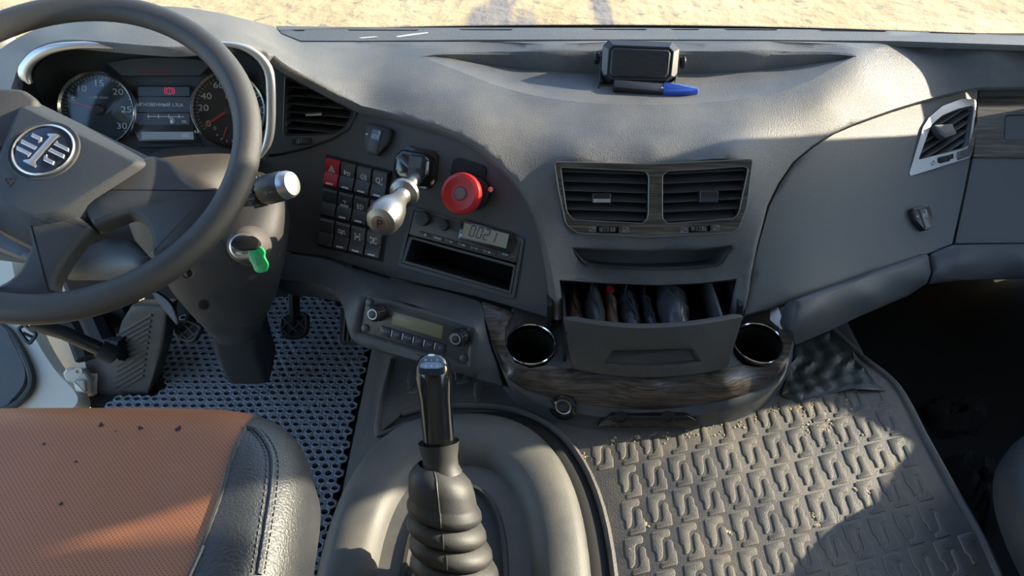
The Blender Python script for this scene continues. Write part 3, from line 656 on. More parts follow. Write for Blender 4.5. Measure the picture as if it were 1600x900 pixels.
b = MB(); b.box(BX, xR, xR + .004, .80, .985, .302, .372); b.obj('drawer_side', M['lip'], drawer)
b = MB(); b.box(BX, xL, xR, .80, .985, .300, .303); b.obj('drawer_bottom', M['matte'], drawer)
b = MB()  # housing of the drawer
hb = [(.062, .92), (.350, .92), (.345, 1.06), (.066, 1.06)]
b.box(BX, .055, .062, .86, 1.06, .29, .372); b.box(BX, .352, .359, .86, 1.06, .29, .372); b.box(BX, .06, .355, 1.05, 1.06, .29, .40); b.box(BX, .06, .355, .86, 1.06, .285, .29)
b.obj('drawer_housing', M['matte'], dash)
# dark backing that closes the hollow dashboard
b = MB(); b.box(BX, -.86, 1.22, 1.33, 1.40, .30, .50); b.box(BX, -.80, -.46, 1.18, 1.30, .30, .52)
b.box(BX, .37, 1.22, 1.36, 1.42, .02, .32); b.obj('dash_carrier', M['matte'], dash)

# scuffs on the windscreen strip
M['scuff'] = mat('pale_scuff', (.55, .56, .57), .6)
for pts in ([(618, 57), (640, 53.5), (668, 50.5), (670, 52), (645, 55.5), (622, 58.5)], [(560, 59), (585, 57), (592, 58), (566, 60.2)]):
    sheet('scuff', pts, S_strip, M['scuff'], dash, step=None, flange=0, gap=0, disp=lambda Q, P: .0004 + 0 * Q[:, 0])
# ================================================================ instruments
GN = nrm((.10, -.80, .52))
PG = PL(W(255, 170, t=1.19), (1, 0, 0), GN)                   # dial plane
cl = thing('instrument_cluster', 'dark instrument cluster with two round silver-rimmed dials behind the steering wheel', 'instrument cluster', PG.o)
b = MB()
cl_px = [(412, 250), (424, 190), (420, 120), (396, 84), (330, 72), (100, 72), (20, 100), (-40, 200), (-40, 250), (200, 262)]
b.prism(PG, PG.poly(cl_px), -.03, -.012); b.obj('back_plate', M['cluster'], cl)
# walls of the hood recess
rim_px = cr([(414, 244), (426, 190), (424, 125), (414, 97), (398, 82), (372, 72), (330, 73), (282, 78), (232, 78), (185, 74), (140, 69), (100, 69), (66, 78), (44, 95), (34, 118), (44, 150), (70, 190), (120, 225), (200, 250), (310, 252), (372, 252)], 3, True)
PB = PL(W(255, 75, t=1.095), (1, 0, 0), nrm((.10, -.93, .22)))  # plane of the hood's mouth
b = MB(); o3 = [PB.P(*q) for q in rim_px]; i3 = [PG.p(*PG.hit(255 + (q[0] - 255) * .93, 168 + (q[1] - 168) * .93), -.006) for q in rim_px]
b.loft([o3, i3]); b.obj('recess_wall', M['black'], cl, sharp=60)
# silver trim, three pieces
def strip_px(m, pl, a, c, h0, h1):
    pa, pc = pl.poly(a), pl.poly(c); n = len(pa)
    m.loft([[pl.p(*pa[i], h0), pl.p(*pa[i], h1 * .6), pl.p(*[(.75 * pa[i][k] + .25 * pc[i][k]) for k in (0, 1)], h1), pl.p(*[(.25 * pa[i][k] + .75 * pc[i][k]) for k in (0, 1)], h1), pl.p(*pc[i], h1 * .6), pl.p(*pc[i], h0)] for i in range(n)], cap0=True, cap1=True)
for a, c in (([(47, 131), (34, 124), (29, 110), (36, 95), (52, 79), (75, 70), (108, 66), (150, 66), (188, 74)], [(50, 130), (47, 121), (48, 111), (56, 99), (72, 88), (95, 80), (125, 76), (155, 76), (186, 76)]),
             ([(281, 76), (293, 69), (330, 65), (372, 68), (401, 79), (420, 97), (429, 122), (430, 190), (424, 226), (410, 246)], [(284, 77), (300, 76), (330, 73), (368, 75), (391, 85), (407, 101), (415, 124), (416, 190), (410, 226), (404, 244)]),
             ([(310, 251), (335, 247), (362, 246)], [(311, 257), (335, 256), (361, 254)])):
    b = MB(); strip_px(b, PB, resample(cr(a, 5), 30), resample(cr(c, 5), 30), -.004, .005); b.obj('silver_trim', M['satin'], cl, sharp=60)
# dials
def dial(cx, cy, nums, unit, needle, a0, face):
    u, v = PG.hit(cx, cy, .004); R = 57.5 / F_PX * PG.t(cx, cy)
    q = PG.at(u, v, 0)
    b = MB(); b.lathe(q.p(0, 0, -.004), PG.n, [(0, 0.002), (R * .93, .002)], 44, q.xa); d = b.obj('dial', face, cl)
    b = MB(); b.lathe(q.p(0, 0, 0), PG.n, [(R * .93, -.004), (R * .92, .008), (R * .97, .012), (R * 1.0, .010), (R * 1.02, .004), (R * 1.02, -.012)], 48, q.xa, caps=False); b.obj('bezel', M['chrome'], d)
    b = MB()
    for k, (s_, ang) in enumerate(nums): text_mb(b, s_, q, .70 * R * math.cos(math.radians(ang)), .70 * R * math.sin(math.radians(ang)), R * .235, -.0018, sx=1.25)
    text_mb(b, unit, q, 0, R * .33, R * .11, -.0018); b.obj('numerals', M['white'], d)
    b = MB()
    for k in range(41):
        a = math.radians(a0[0] + (a0[1] - a0[0]) * k / 40); L_ = .10 if k % 5 == 0 else .055
        qq = q.at(0, 0, 0, a); b.box(qq, R * (.905 - L_), R * .905, -R * .012, R * .012, -.002, -.0014)
    b.obj('scale_marks', M['grey_print'], d)
    if needle is not None:
        qq = q.at(0, 0, 0, math.radians(needle)); b = MB()
        b.prism(qq, [(-R * .12, -R * .04), (R * .80, -R * .018), (R * .80, R * .018), (-R * .12, R * .04)], .001, .003); b.obj('needle', M['red'], d)
        b = MB(); b.lathe(q.p(0, 0, .000), PG.n, [(R * .15, 0), (R * .15, .004), (R * .11, .006), (0, .006)], 20, q.xa); b.obj('needle_hub', M['black'], d)
    return d, q, R
def lens(q, R, d):
    b = MB(); b.lathe(q.p(0, 0, .0065), PG.n, [(0, .001), (R * .6, .0008), (R * .93, 0)], 40, q.xa); b.obj('lens', M['glass'], d)
d1_, q1, R1 = dial(153, 171, [('5', 160), ('10', 128), ('15', 88), ('20', 43), ('25', 1), ('30', -38)], 'x100 r/min', 163, (205, -42), M['dial_sky'])
d2_, q2, R2 = dial(358, 171, [('0', 213), ('20', 177), ('40', 150), ('60', 113), ('80', 75), ('100', 35), ('120', 0)], 'km/h', 213, (216, -30), M['dial'])
lens(q1, R1, d1_); lens(q2, R2, d2_)
b = MB(); qq = q2.at(-R2 * .12, -R2 * .52, 0, math.radians(250)); b.prism(qq, [(-.004, -.0014), (R2 * .3, -.0007), (R2 * .3, .0007), (-.004, .0014)], -.001, .001); b.obj('fuel_needle', M['red'], d2_)
b = MB()
for k in range(7): qq = q2.at(-R2 * .05, -R2 * .45, 0, math.radians(215 + 22 * k)); b.box(qq, R2 * .36, R2 * .42, -.0006, .0006, -.002, -.0014)
text_mb(b, '0', q2, -R2 * .42, -R2 * .50, R2 * .15, -.0018); text_mb(b, '1', q2, R2 * .1, -R2 * .72, R2 * .13, -.0018); b.obj('fuel_scale', M['white'], d2_)
def pump(m, q, u, v, s, h):
    m.box(q, u - .4 * s, u + .2 * s, v - .6 * s, v - .45 * s, h, h + .0004); m.prism(q.at(u - .1 * s, v, 0), rrect(.5 * s, 1.0 * s, .06 * s, 3), h, h + .0004, holes=[rrect(.3 * s, .3 * s, .03 * s, 2, (0, .25 * s))])
    m.tube([q.p(u + .2 * s, v + .3 * s, h), q.p(u + .42 * s, v + .2 * s, h), q.p(u + .42 * s, v - .35 * s, h), q.p(u + .25 * s, v - .3 * s, h)], .05 * s, 5)
b = MB(); pump(b, q2, R2 * .28, -R2 * .45, R2 * .16, -.0018); b.obj('fuel_mark', M['white'], d2_)
# display between the dials
PD2 = PL(PG.p(0, 0, -.004), PG.xa, PG.n)
dsp = PD2.poly([(213, 134), (297, 134), (303, 150), (302, 205), (312, 221), (218, 221), (206, 200), (213, 170)])
b = MB(); b.prism(PD2, rpoly(dsp, .003), -.004, 0, .0005); disp = b.obj('display', M['dial'], cl)
M['scr'] = mat('screen_blue_grey', (.028, .040, .060), .25, emit=(.05, .075, .11), estr=.25)
M['scrl'] = mat('screen_lit', (.10, .13, .16), .3, emit=(.12, .16, .20), estr=.5)
M['scrtxt'] = mat('screen_text', (.22, .26, .30), .4, emit=(.25, .3, .34), estr=.5)
M['warn'] = mat('warning_lamp_red', (.45, .03, .08), .4, emit=(.8, .06, .14), estr=.35)
M['warnd'] = mat('warning_print_dim', (.20, .03, .035), .5)
def panel_px(pts, h, d=.0004): b = MB(); b.prism(PD2, PD2.poly(pts), h, h + d); return b
for pts, mm in (([(216, 136), (296, 136), (296, 150), (216, 150)], 'scr'), ([(216, 152), (297, 152), (296, 175), (216, 175)], 'scr'), ([(216, 177), (296, 177), (296, 195), (216, 195)], 'scr'), ([(221, 206), (302, 206), (303, 218), (221, 218)], 'scrl')):
    panel_px(pts, 0).obj('screen_field', M[mm], disp)
def px_text(m, pl, s_, px, py, hpx, h, sx=1.0):
    u, v = pl.hit(px, py, h); size = hpx / F_PX * pl.t(px, py) / .72; text_mb(m, s_, pl, u, v, size, h, sx=sx)
b = MB(); px_text(b, PD2, 'МГНОВЕННЫЙ 1.7L/h', 250, 164, 5.0, .0005, 1.0)
for k in range(4): u, v = PD2.hit(232 + 16 * k, 182); b.box(PD2, u - .0004, u + .0004, v - .003, v + .003, .0004, .0008)
u0, v0 = PD2.hit(230, 182); u1, _ = PD2.hit(288, 182); b.box(PD2, u0, u1, v0 - .0004, v0 + .0004, .0004, .0008)
px_text(b, PD2, '20L', 288, 190, 4, .0005); px_text(b, PD2, '282', 290, 212, 6, .0006); u, v = PD2.hit(269, 188); pump(b, PD2, u, v, .008, .0005)
px_text(b, PD2, '8.8', 307, 206, 4, .0006); u, v = PD2.hit(307, 214)
b.obj('screen_text', M['scrtxt'], disp)
u, v = PD2.hit(265, 142); b = MB(); R = .0075
b.prism(PD2.at(u, v), circ(R * .75, 20), .0006, .001, holes=[circ(R * .52, 20)])
b.box(PD2, u - .0005, u + .0005, v - .002, v + .003, .0006, .001)
for sg in (0, math.pi): b.prism(PD2.at(u, v, 0, sg), [(R * .95 * math.cos(a), R * .95 * math.sin(a)) for a in np.linspace(-.8, .8, 8)] + [(R * 1.12 * math.cos(a), R * 1.12 * math.sin(a)) for a in np.linspace(.8, -.8, 8)], .0006, .001)
b.obj('brake_warning', M['warn'], disp)
# warning lamp strip above
b = MB(); wp = PG.poly(cr([(245, 100), (285, 94), (330, 97)], 4)[::-1] + cr([(165, 100), (205, 93), (245, 91)], 4)[::-1]) if False else PG.poly([(166, 99), (205, 92), (250, 90), (295, 92), (334, 98), (312, 119), (190, 119)])
b.prism(PG, wp, -.004, .001, .0005); ws = b.obj('warning_strip', M['cluster'], cl)
b = MB()
lo = [PG.p(*q, .0015) for q in PG.poly(cr([(166, 99), (205, 92), (250, 90), (295, 92), (334, 98)], 4) + [(312, 119), (190, 119)])]
b.tube(lo, .0007, 6, True); b.obj('strip_outline', M['matte'], ws)
b = MB()
for cx in (224, 236, 248, 260):
    u, v = PG.hit(cx, 113); b.prism(PG.at(u, v), rrect(.009, .0055, .001, 2), .001, .0014, holes=[rrect(.006, .0025, .0006, 2)]); b.box(PG, u - .0006, u + .0006, v - .003, v + .003, .001, .0014)
b.obj('warning_symbols', M['warnd'], ws)
b = MB(); bt = PG.poly([(214, 224), (312, 224), (318, 231), (216, 231)]); b.prism(PG, bt, -.004, .004, .001); b.obj('lower_ledge', M['black'], cl)
# fascia below the cluster
S_lowf = Surf([(404, 246, PD.t(404, 246)), (404, 390, PD.t(404, 390)), (250, 255, 1.20), (250, 420, 1.28), (60, 260, 1.16), (0, 420, 1.25), (-60, 250, 1.14)])
sheet('lower_fascia', [(404, 245), (396, 300), (404, 370), (420, 393), (418, 430), (230, 440), (110, 420), (-60, 400), (-60, 240), (40, 150), (70, 195), (120, 230), (200, 256), (310, 260), (372, 256)], S_lowf, M['fascia'], dash, step=18, flange=.02, gap=.3)
S_shelf = Surf([(20, 330, 1.22), (100, 375, 1.20), (205, 375, 1.20), (110, 415, 1.17), (215, 420, 1.17), (40, 400, 1.17), (110, 440, 1.20), (215, 440, 1.20)])
sheet('driver_shelf_edge', rpoly([(-60, 300), (40, 345), (110, 372), (200, 374), (236, 400), (236, 430), (210, 438), (110, 438), (30, 400), (-60, 360)], 5), S_shelf, M['lip'], dash, step=10, flange=.03, gap=0, lip=.004)

# ================================================================ steering wheel
WC = np.array([-.542, .803, .683]); WN = nrm((.0757, -.4705, .8792)); PW = PL(WC, (1, 0, 0), WN); WR = .213
sw = thing('steering_wheel', 'large black four-spoke steering wheel turned slightly to the right', 'steering wheel', WC)
b = MB(); rimpath = [PW.p(WR * math.cos(a), WR * math.sin(a)) for a in np.linspace(0, 2 * math.pi, 97)[:-1]]
b.tube(rimpath, .0175, 16, True, flat=.92, up=WN); b.obj('rim', M['wheel'], sw)
hub_h = -.012
e_up = np.array(PW.hit(86, 213, hub_h)) - np.array(PW.hit(56, 247, hub_h)); ax2 = e_up / np.linalg.norm(e_up)   # the wheel's own upright in its plane
c2 = np.array(PW.hit(70, 235, hub_h))
def mirror(q):
    d = np.asarray(q, float); k = d @ ax2; return tuple(2 * k * ax2 - d)
face = PW.poly([(218, 253), (82, 336), (41, 336)], 0.0); top_r = PW.poly([(150, 203), (32, 140)], 0.0)
base_h = -.035
# pad: raised face with a chamfer all round, symmetric about the wheel's upright
half_face = [PW.hit(219, 253, 0), PW.hit(84, 336, 0), PW.hit(41, 336, 0)]
half_base = [PW.hit(262, 259, -.028), PW.hit(147, 361, -.028), PW.hit(57, 389, -.028)]
c_off = np.zeros(2)
def sym(h): return h + [mirror(q) for q in h[::-1]]
ff, fb = rpoly(sym(half_face), .012, 4), rpoly(sym(half_base), .012, 4)
b = MB(); b.loft([[PW.p(*q, -.055) for q in offs(fb, -.0)], [PW.p(*q, -.028) for q in fb], [PW.p(*(.9 * np.asarray(p_) + .1 * np.asarray(q_)), -.003) for p_, q_ in zip(ff, fb)], [PW.p(*q, 0.0) for q in offs(ff, .003)]], cap0=True, cap1=True)
pad = b.obj('centre_pad', M['pad'], sw, sharp=30)
# spokes: right one and lower one, then their mirror images
sp1 = [PW.hit(*q, -.02) for q in ((240, 246), (270, 255), (290, 283), (312, 298), (345, 296), (338, 340), (300, 380), (262, 402), (238, 402), (241, 385), (237, 364), (226, 347), (208, 337), (150, 360), (120, 300))]
sp2 = [PW.hit(*q, -.02) for q in ((150, 358), (125, 385), (108, 408), (90, 440), (88, 450), (95, 457), (70, 480), (10, 482), (-8, 455), (22, 440), (40, 420), (48, 400), (54, 388), (40, 330), (100, 320))]
for pts in (sp1, sp2, [mirror(q) for q in sp1], [mirror(q) for q in sp2]):
    b = MB(); b.prism(PW, rpoly([tuple(q) for q in pts], .006, 3), -.033, -.010, .007); b.obj('spoke', M['wheel'], sw, sharp=45)
# emblem: dark blue disc, pale rim, a 1 between two wings
PE2 = PL(PW.p(*PW.hit(69, 235, 0.0), 0.0), PW.xa, PW.n); an = math.atan2(ax2[1], ax2[0]) - math.pi / 2; Q = PE2.at(0, 0, 0, an)
ER = 46.5 / F_PX * PW.t(69, 235)
b = MB(); b.lathe(Q.p(0, 0, -.001), WN, [(ER * 1.16, 0.001), (ER * 1.12, .0022), (ER * 1.02, .0005)], 44, caps=False); em = b.obj('emblem', M['pad'], pad)
em.name = 'emblem_seat'
b = MB(); b.lathe(Q.p(0, 0, 0), WN, [(ER, -.001), (ER, .0025), (ER * .97, .0035), (ER * .93, .0025), (ER * .93, .0015)], 48, caps=False); b.obj('emblem_ring', M['satin'], pad)
b = MB(); b.lathe(Q.p(0, 0, 0), WN, [(ER * .94, .001), (ER * .6, .0022), (0, .0026)], 40); b.obj('emblem_disc', M['emblem'], pad)
b = MB(); s = ER
def lg(pts): b.prism(Q, [(x * s, y * s) for x, y in pts], .002, .0042, .0004)
lg([(-.10, -.52), (-.24, -.62), (-.24, -.68), (.24, -.68), (.24, -.62), (.10, -.52), (.10, .52), (.14, .68), (.02, .68), (-.22, .56), (-.22, .50), (-.10, .48)])
for sg in (1, -1):
    f_ = (lambda P: P if sg == 1 else [(-x, -y + .0) for x, y in P][::1])
    lg(f_([(.20, .30), (.80, .30), (.72, .42), (.28, .42), (.20, .48)]))
    lg(f_([(.20, .02), (.82, .02), (.76, .15), (.20, .15)]))
    lg(f_([(.22, -.20), (.30, -.34), (.68, -.34), (.64, -.21), (.34, -.21), (.26, -.10)]))
b.obj('emblem_figure', M['satin'], pad)
# horn mark on the pad
b = MB(); hq = PW.at(*PW.hit(14, 283, 0), 0, an)
b.tube([hq.p(-.006, -.002, .0004), hq.p(-.002, -.003, .0004), hq.p(.004, -.006, .0004), hq.p(.004, .006, .0004), hq.p(-.002, .003, .0004), hq.p(-.006, .002, .0004)], .0006, 5, True); b.obj('horn_mark', M['black'], pad)

# ================================================================ steering column
col = thing('steering_column', 'black plastic steering column cover with rubber boot standing on the honeycomb mat', 'steering column', (-.55, 1.02, 0))
def section(py, l, r, t, dep, ex=3.0, n=28, back=.0):
    c = W((l + r) / 2, py, t=t) + np.array([0, dep + back, .3 * dep]); hw = (r - l) / 2 * (t + .766 * dep) / F_PX
    return [c + np.array([hw * np.sign(math.cos(a)) * abs(math.cos(a)) ** (2 / ex), dep * np.sign(math.sin(a)) * abs(math.sin(a)) ** (2 / ex), .30 * dep * np.sign(math.sin(a)) * abs(math.sin(a)) ** (2 / ex)]) for a in np.linspace(0, 2 * math.pi, n + 1)[:-1]]
b = MB(); b.loft([section(282, 274, 312, 1.085, .008), section(300, 232, 332, 1.085, .025), section(325, 192, 348, 1.09, .05), section(350, 180, 362, 1.095, .075), section(392, 195, 366, 1.12, .075), section(412, 215, 362, 1.13, .070)], cap0=True, cap1=True)
b.obj('upper_shroud', M['column'], col, sharp=50)
b = MB(); b.loft([section(372, 300, 384, 1.10, .06), section(388, 250, 412, 1.105, .075), section(412, 212, 422, 1.115, .086), section(445, 232, 429, 1.135, .086), section(475, 254, 427, 1.165, .080), section(497, 276, 422, 1.19, .070), section(506, 286, 418, 1.20, .066)], cap0=True, cap1=True)
lowc = b.obj('lower_shroud', M['column_low'], col, sharp=50)
b = MB()
for px, py in ((294, 427), (319, 476)):
    q = W(px, py, t=1.10); q = q + ray(px, py) * 0
b = MB(); 
prof = [(506, 288, 418, 1.205, .062), (509, 290, 417, 1.208, .065), (512, 294, 414, 1.214, .060), (515, 298, 413, 1.218, .062), (518, 302, 410, 1.226, .057), (522, 306, 409, 1.232, .058), (526, 313, 406, 1.242, .053), (530, 317, 405, 1.248, .053), (540, 328, 402, 1.27, .048)]
b.loft([section(*q) for q in prof], cap0=True, cap1=True); b.obj('boot', M['rubber'], col, sharp=60)
b = MB(); b.loft([section(532, 328, 402, 1.26, .044, 6), section(560, 336, 406, 1.33, .044, 6), section(590, 348, 416, 1.405, .044, 6), section(600, 352, 420, 1.43, .044, 6)], cap0=True, cap1=True); b.obj('foot_cover', M['column_low'], col, sharp=45)
# moulded flap on the left of the column
PF = PL(W(265, 500, t=1.2), (.9, .3, -.2), (-.35, -.75, .5)); b = MB(); b.prism(PF, PF.poly(cr([(233, 452), (250, 478), (268, 500), (276, 508), (272, 486), (262, 470), (246, 458)], 3, True)), -.006, 0, .002); b.obj('side_flap', M['black'], col)
# screws of the lower shroud
for px, py, t in ((294, 427, 1.098), (319, 476, 1.142)):
    q = W(px, py, t=t); b = MB(); b.lathe(q, nrm(ORG - q), [(.0085, -.002), (.0085, .001), (.006, .001), (.005, -.003), (0, -.003)], 16); b.obj('screw_recess', M['black'], col)
# ignition lock
il = W(381, 385, t=1.045); iln = nrm((.15, -.80, .58)); PI_ = PL(il, (1, 0, 0), iln)
b = MB(); b.lathe(il, iln, [(.030, -.05), (.024, -.004), (.0205, .0), (.0205, .003), (.018, .005), (.016, .003), (.0, .003)], 28); b.obj('lock_housing', M['column'], col)
b = MB(); b.lathe(PI_.p(0, 0, .002), iln, [(.0188, 0), (.0188, .003), (.0165, .0045), (.012, .0045), (.0115, .003), (0, .003)], 28); b.obj('lock_ring', M['satin'], col, sharp=20)
# combination stalk
st0, st1 = W(312, 322, t=1.06), W(452, 288, t=1.0); sd = nrm(st1 - st0); SL = np.linalg.norm(st1 - st0)
b = MB(); b.lathe(st0, sd, [(.014, 0), (.015, SL * .45), (.017, SL * .55), (.017, SL * .60)], 20); stalk = b.obj('stalk', M['black'], col)
b = MB(); b.lathe(st0, sd, [(.0185, SL * .60), (.020, SL * .64), (.020, SL * .70), (.0185, SL * .72)], 24)
for k in range(14):
    a = 2 * math.pi * k / 14; x = nrm(np.cross(sd, (0, 0, 1))); y = np.cross(sd, x); c = st0 + sd * SL * .61 + .0195 * (math.cos(a) * x + math.sin(a) * y); b.tube([c, c + sd * SL * .10], .0022, 5)
b.obj('stalk_ring', M['black'], stalk)
b = MB(); b.lathe(st0, sd, [(.0185, SL * .72), (.0205, SL * .76), (.0205, SL * .93), (.0195, SL * .95)], 24); b.obj('stalk_grip', M['switch'], stalk)
b = MB(); b.lathe(st0, sd, [(.0195, SL * .95), (.0188, SL * 1.0), (.016, SL * 1.035), (.008, SL * 1.05), (0, SL * 1.052)], 24); b.obj('stalk_tip', M['satin'], stalk)
PS = PL(st0 + sd * SL * .85 + nrm(np.cross(np.cross(sd, ORG - st0), sd)) * .0203, sd, nrm(np.cross(np.cross(sd, ORG - st0), sd)))
b = MB(); text_mb(b, 'OFF', PS, .0, .006, .006, .0); b.prism(PS.at(-.002, -.004), circ(.0022, 12), 0, .0006, holes=[circ(.0014, 12)]); b.box(PS, .004, .009, -.0045, -.0035, 0, .0006); b.obj('stalk_marks', M['grey_print'], stalk)
# key with its green tag
key = thing('ignition_key', 'black-headed key with bright green plastic tag hanging in the ignition lock', 'key', PI_.p(0, 0, .006))
KQ = PL(PI_.p(.007, .006, .018), (1, -.12, .05), nrm((.05, -.62, .78)))
b = MB(); b.prism(KQ, rpoly([(-.022, -.006), (-.014, .008), (.012, .009), (.021, .001), (.016, -.010), (-.010, -.013)], .006), -.004, .005, .002); b.obj('key_head', M['black'], key)
b = MB(); b.tube([PI_.p(0, 0, .002), PI_.p(.002, 0, .014)], .0035, 8); b.obj('key_blade', M['steel'], key)
b = MB(); r0 = PI_.p(.018, -.004, .016); b.tube([r0 + np.array([.006 * math.cos(a) * .5, -.002 + .003 * math.sin(a), .008 * math.sin(a)]) for a in np.linspace(0, 6.28, 17)[:-1]], .0009, 6, True); b.obj('key_ring', M['chrome'], key)
TQ = PL(W(404, 406, t=1.03), (.95, -.1, -.25), nrm((-.1, -.8, .55)))
tp = rpoly(TQ.poly([(388, 389), (395, 385), (409, 386), (415, 394), (413, 400), (420, 413), (417, 424), (406, 427), (399, 424), (394, 411), (391, 408)]), .003)
b = MB(); b.prism(TQ, tp, -.002, .0022, .0008); tg = b.obj('tag', M['green'], key)
b = MB(); b.prism(TQ, rpoly(TQ.poly([(399, 398), (408, 397), (412, 413), (403, 416)]), .001), .0022, .0026); b.obj('tag_window', mat('green_label', (.03, .30, .09), .5), tg)
# ================================================================ air vents
def spans(poly, v):
    xs_ = sorted(x0 + (v - y0) * (x1 - x0) / (y1 - y0) for (x0, y0), (x1, y1) in zip(poly, poly[1:] + poly[:1]) if (y0 > v) != (y1 > v)); return (xs_[0], xs_[-1]) if len(xs_) > 1 else None
def vent_fill(root, pl, op, n, tilt, tab, mslat, h=0.0, slope=0.0, depth=.045, nv=5):
    """dark duct, upright vanes, slats, tab for one opening given in plane coordinates"""
    if area2(op) < 0: op = op[::-1]
    op = [tuple(q) for q in op]
    b = MB(); b.loft([[pl.p(*q, h - .001) for q in op], [pl.p(*q, h - depth) for q in op]], cap1=True); b.obj('duct', M['matte'], root)
    us, vs = [q[0] for q in op], [q[1] for q in op]; u0, u1, v0, v1 = min(us), max(us), min(vs), max(vs)
    for k in range(nv):
        u = u0 + (u1 - u0) * (k + .7) / (nv + .4); sp = spans([(y, x) for x, y in op], u)
        if sp: b = MB(); b.box(pl, u - .0007, u + .0007, sp[0] + .001, sp[1] - .001, h - .040, h - .028); b.obj('vane', M['black'], root)
    ct, stt = math.cos(tilt), math.sin(tilt)
    for k in range(n):
        v = v0 + (v1 - v0) * (k + .62) / n; us_ = (u0 + u1) / 2
        sp = spans([(x, y - slope * (x - us_)) for x, y in op], v)
        if not sp: continue
        a0, a1 = sp[0] + .0012, sp[1] - .0012
        if a1 - a0 < .008: continue
        b = MB(); rings = []
        for dz, dv, th in ((-.026, 0, .0006), (-.013, 0, .0016), (-.003, 0, .0013), (-.001, 0, .0004)):
            c_h = dz * ct; c_v = v - dz * stt - .004
            for s_ in (1,): pass
            rings.append((c_h, c_v, th))
        loop = [(hh, vv + th) for hh, vv, th in rings] + [(hh, vv - th) for hh, vv, th in rings[::-1]]
        L0 = [pl.p(a0, vv + slope * (a0 - us_), h + hh) for hh, vv in loop]; L1 = [pl.p(a1, vv + slope * (a1 - us_), h + hh) for hh, vv in loop]
        b.loft([L0, L1], cap0=True, cap1=True); b.obj('slat', mslat, root)
    if tab:
        t0, t1, w0, w1, mt, hh = tab
        b = MB(); b.box(pl, t0, t1, w0, w1, h - .012, h + hh, .0012); tb = b.obj('tab', M['black'], root)
        b = MB(); b.box(pl, t0 + .0012, t1 - .0012, w0 + .001, w0 + (w1 - w0) * .45, h + hh - .0003, h + hh + .0006); b.obj('tab_face', mt, tb)
def thumbwheel(root, pl, px0, px1, py, hpx, h=0.0, n=13):
    (u0, v), (u1, v_) = pl.hit(px0, py, h), pl.hit(px1, py, h); r = (u1 - u0) * .62; w = hpx / F_PX * pl.t(px0, py) * .5
    c = pl.p((u0 + u1) / 2, (v + v_) / 2, h - r * .78); ax_ = pl.ya
    b = MB(); b.lathe(c, ax_, [(r * .93, -w), (r, -w * .7), (r, w * .7), (r * .93, w)], 28)
    for k in range(28):
        a = 2 * math.pi * k / 28; q = c + r * (math.cos(a) * pl.xa + math.sin(a) * pl.n); b.tube([q - ax_ * w * .8, q + ax_ * w * .8], .0009, 4)
    b.obj('thumb_wheel', M['black'], root)
# centre pair in one wood-look bezel
cv = thing('air_vent', 'centre pair of air vents in one dark wood-look bezel above the open drawer', 'air vent', PC.P(1015, 310))
bez = rpoly(PC.poly([(866, 253), (1020, 256.5), (1175, 249), (1166, 322), (1153, 357), (1143, 363), (1015, 369.5), (902, 364), (884, 350), (872, 294)]), .006)
opL = rpoly(PC.poly([(875, 261), (940, 264), (1007, 267), (1013, 275), (1012, 338), (1005, 349), (895, 343), (885, 330)]), .005)
opR = rpoly(PC.poly([(1034, 275), (1041, 267), (1100, 264), (1160, 259.5), (1168, 263), (1153, 333), (1146, 341), (1042, 349), (1034, 342)]), .005)
twL = PC.poly([(932, 353), (966, 354), (966, 364), (932, 363)]); twR = PC.poly([(1076, 354), (1109, 352), (1109, 361), (1076, 363)])
b = MB(); b.prism(PC, bez, -.008, .004, holes=[opL[::-1], opR[::-1], twL, twR]); b.obj('bezel', M['wood'], cv)
b = MB(); b.tube([PC.p(*q, .0038) for q in bez], .0011, 6, True); b.obj('bezel_edge', M['edge'], cv)
for op in (opL, opR): b = MB(); b.tube([PC.p(*q, .0042) for q in op], .0010, 6, True); b.obj('opening_edge', M['edge'], cv)
def uvbox(pl, x0, y0, x1, y1, h=0.0): a, c = pl.hit(x0, y1, h), pl.hit(x1, y0, h); return a[0], c[0], a[1], c[1]
vent_fill(cv, PC, opL, 6, .55, (*uvbox(PC, 925, 302, 954, 317), M['grey_print'], .006), M['switch'], .0, -.03)
vent_fill(cv, PC, opR, 6, .55, (*uvbox(PC, 1091, 298, 1120, 316), M['navy'], .010), M['switch'], .0, .05)
thumbwheel(cv, PC, 934, 965, 358.5, 9, .004); thumbwheel(cv, PC, 1078, 1107, 357, 9, .004)
b = MB()
for x, y in ((925, 358), (977, 358.5), (1068, 359), (1118, 355)):
    u, v = PC.hit(x, y); b.prism(PC.at(u, v), rrect(.010, .0075, .001, 2), .004, .0045, holes=[rrect(.0088, .0063, .0008, 2)]); b.box(PC.at(u, v, 0, .6), -.004, .004, -.0005, .0005, .004, .0045)
b.obj('flow_marks', M['grey_print'], cv)
# driver's vent
dv = thing('air_vent', 'three-cornered black air vent between dashboard dials and switches', 'air vent', PD.P(498, 172))
dop = [PD.hit(*q, .004) for q in dv_hole]
b = MB(); b.tube([PD.p(*q, .004) for q in dop], .0016, 6, True); b.obj('opening_edge', M['black'], dv)
vent_fill(dv, PD, dop, 7, .5, (*uvbox(PD, 481, 175, 507, 183), M['steel'], .004), M['switch'], .004, -.12)
b = MB(); b.prism(PD, PD.poly(tw_hole, .004), .004, .0052); b.obj('wheel_plate', M['black'], dv)
thumbwheel(dv, PD, 461, 485, 221, 9, .006)
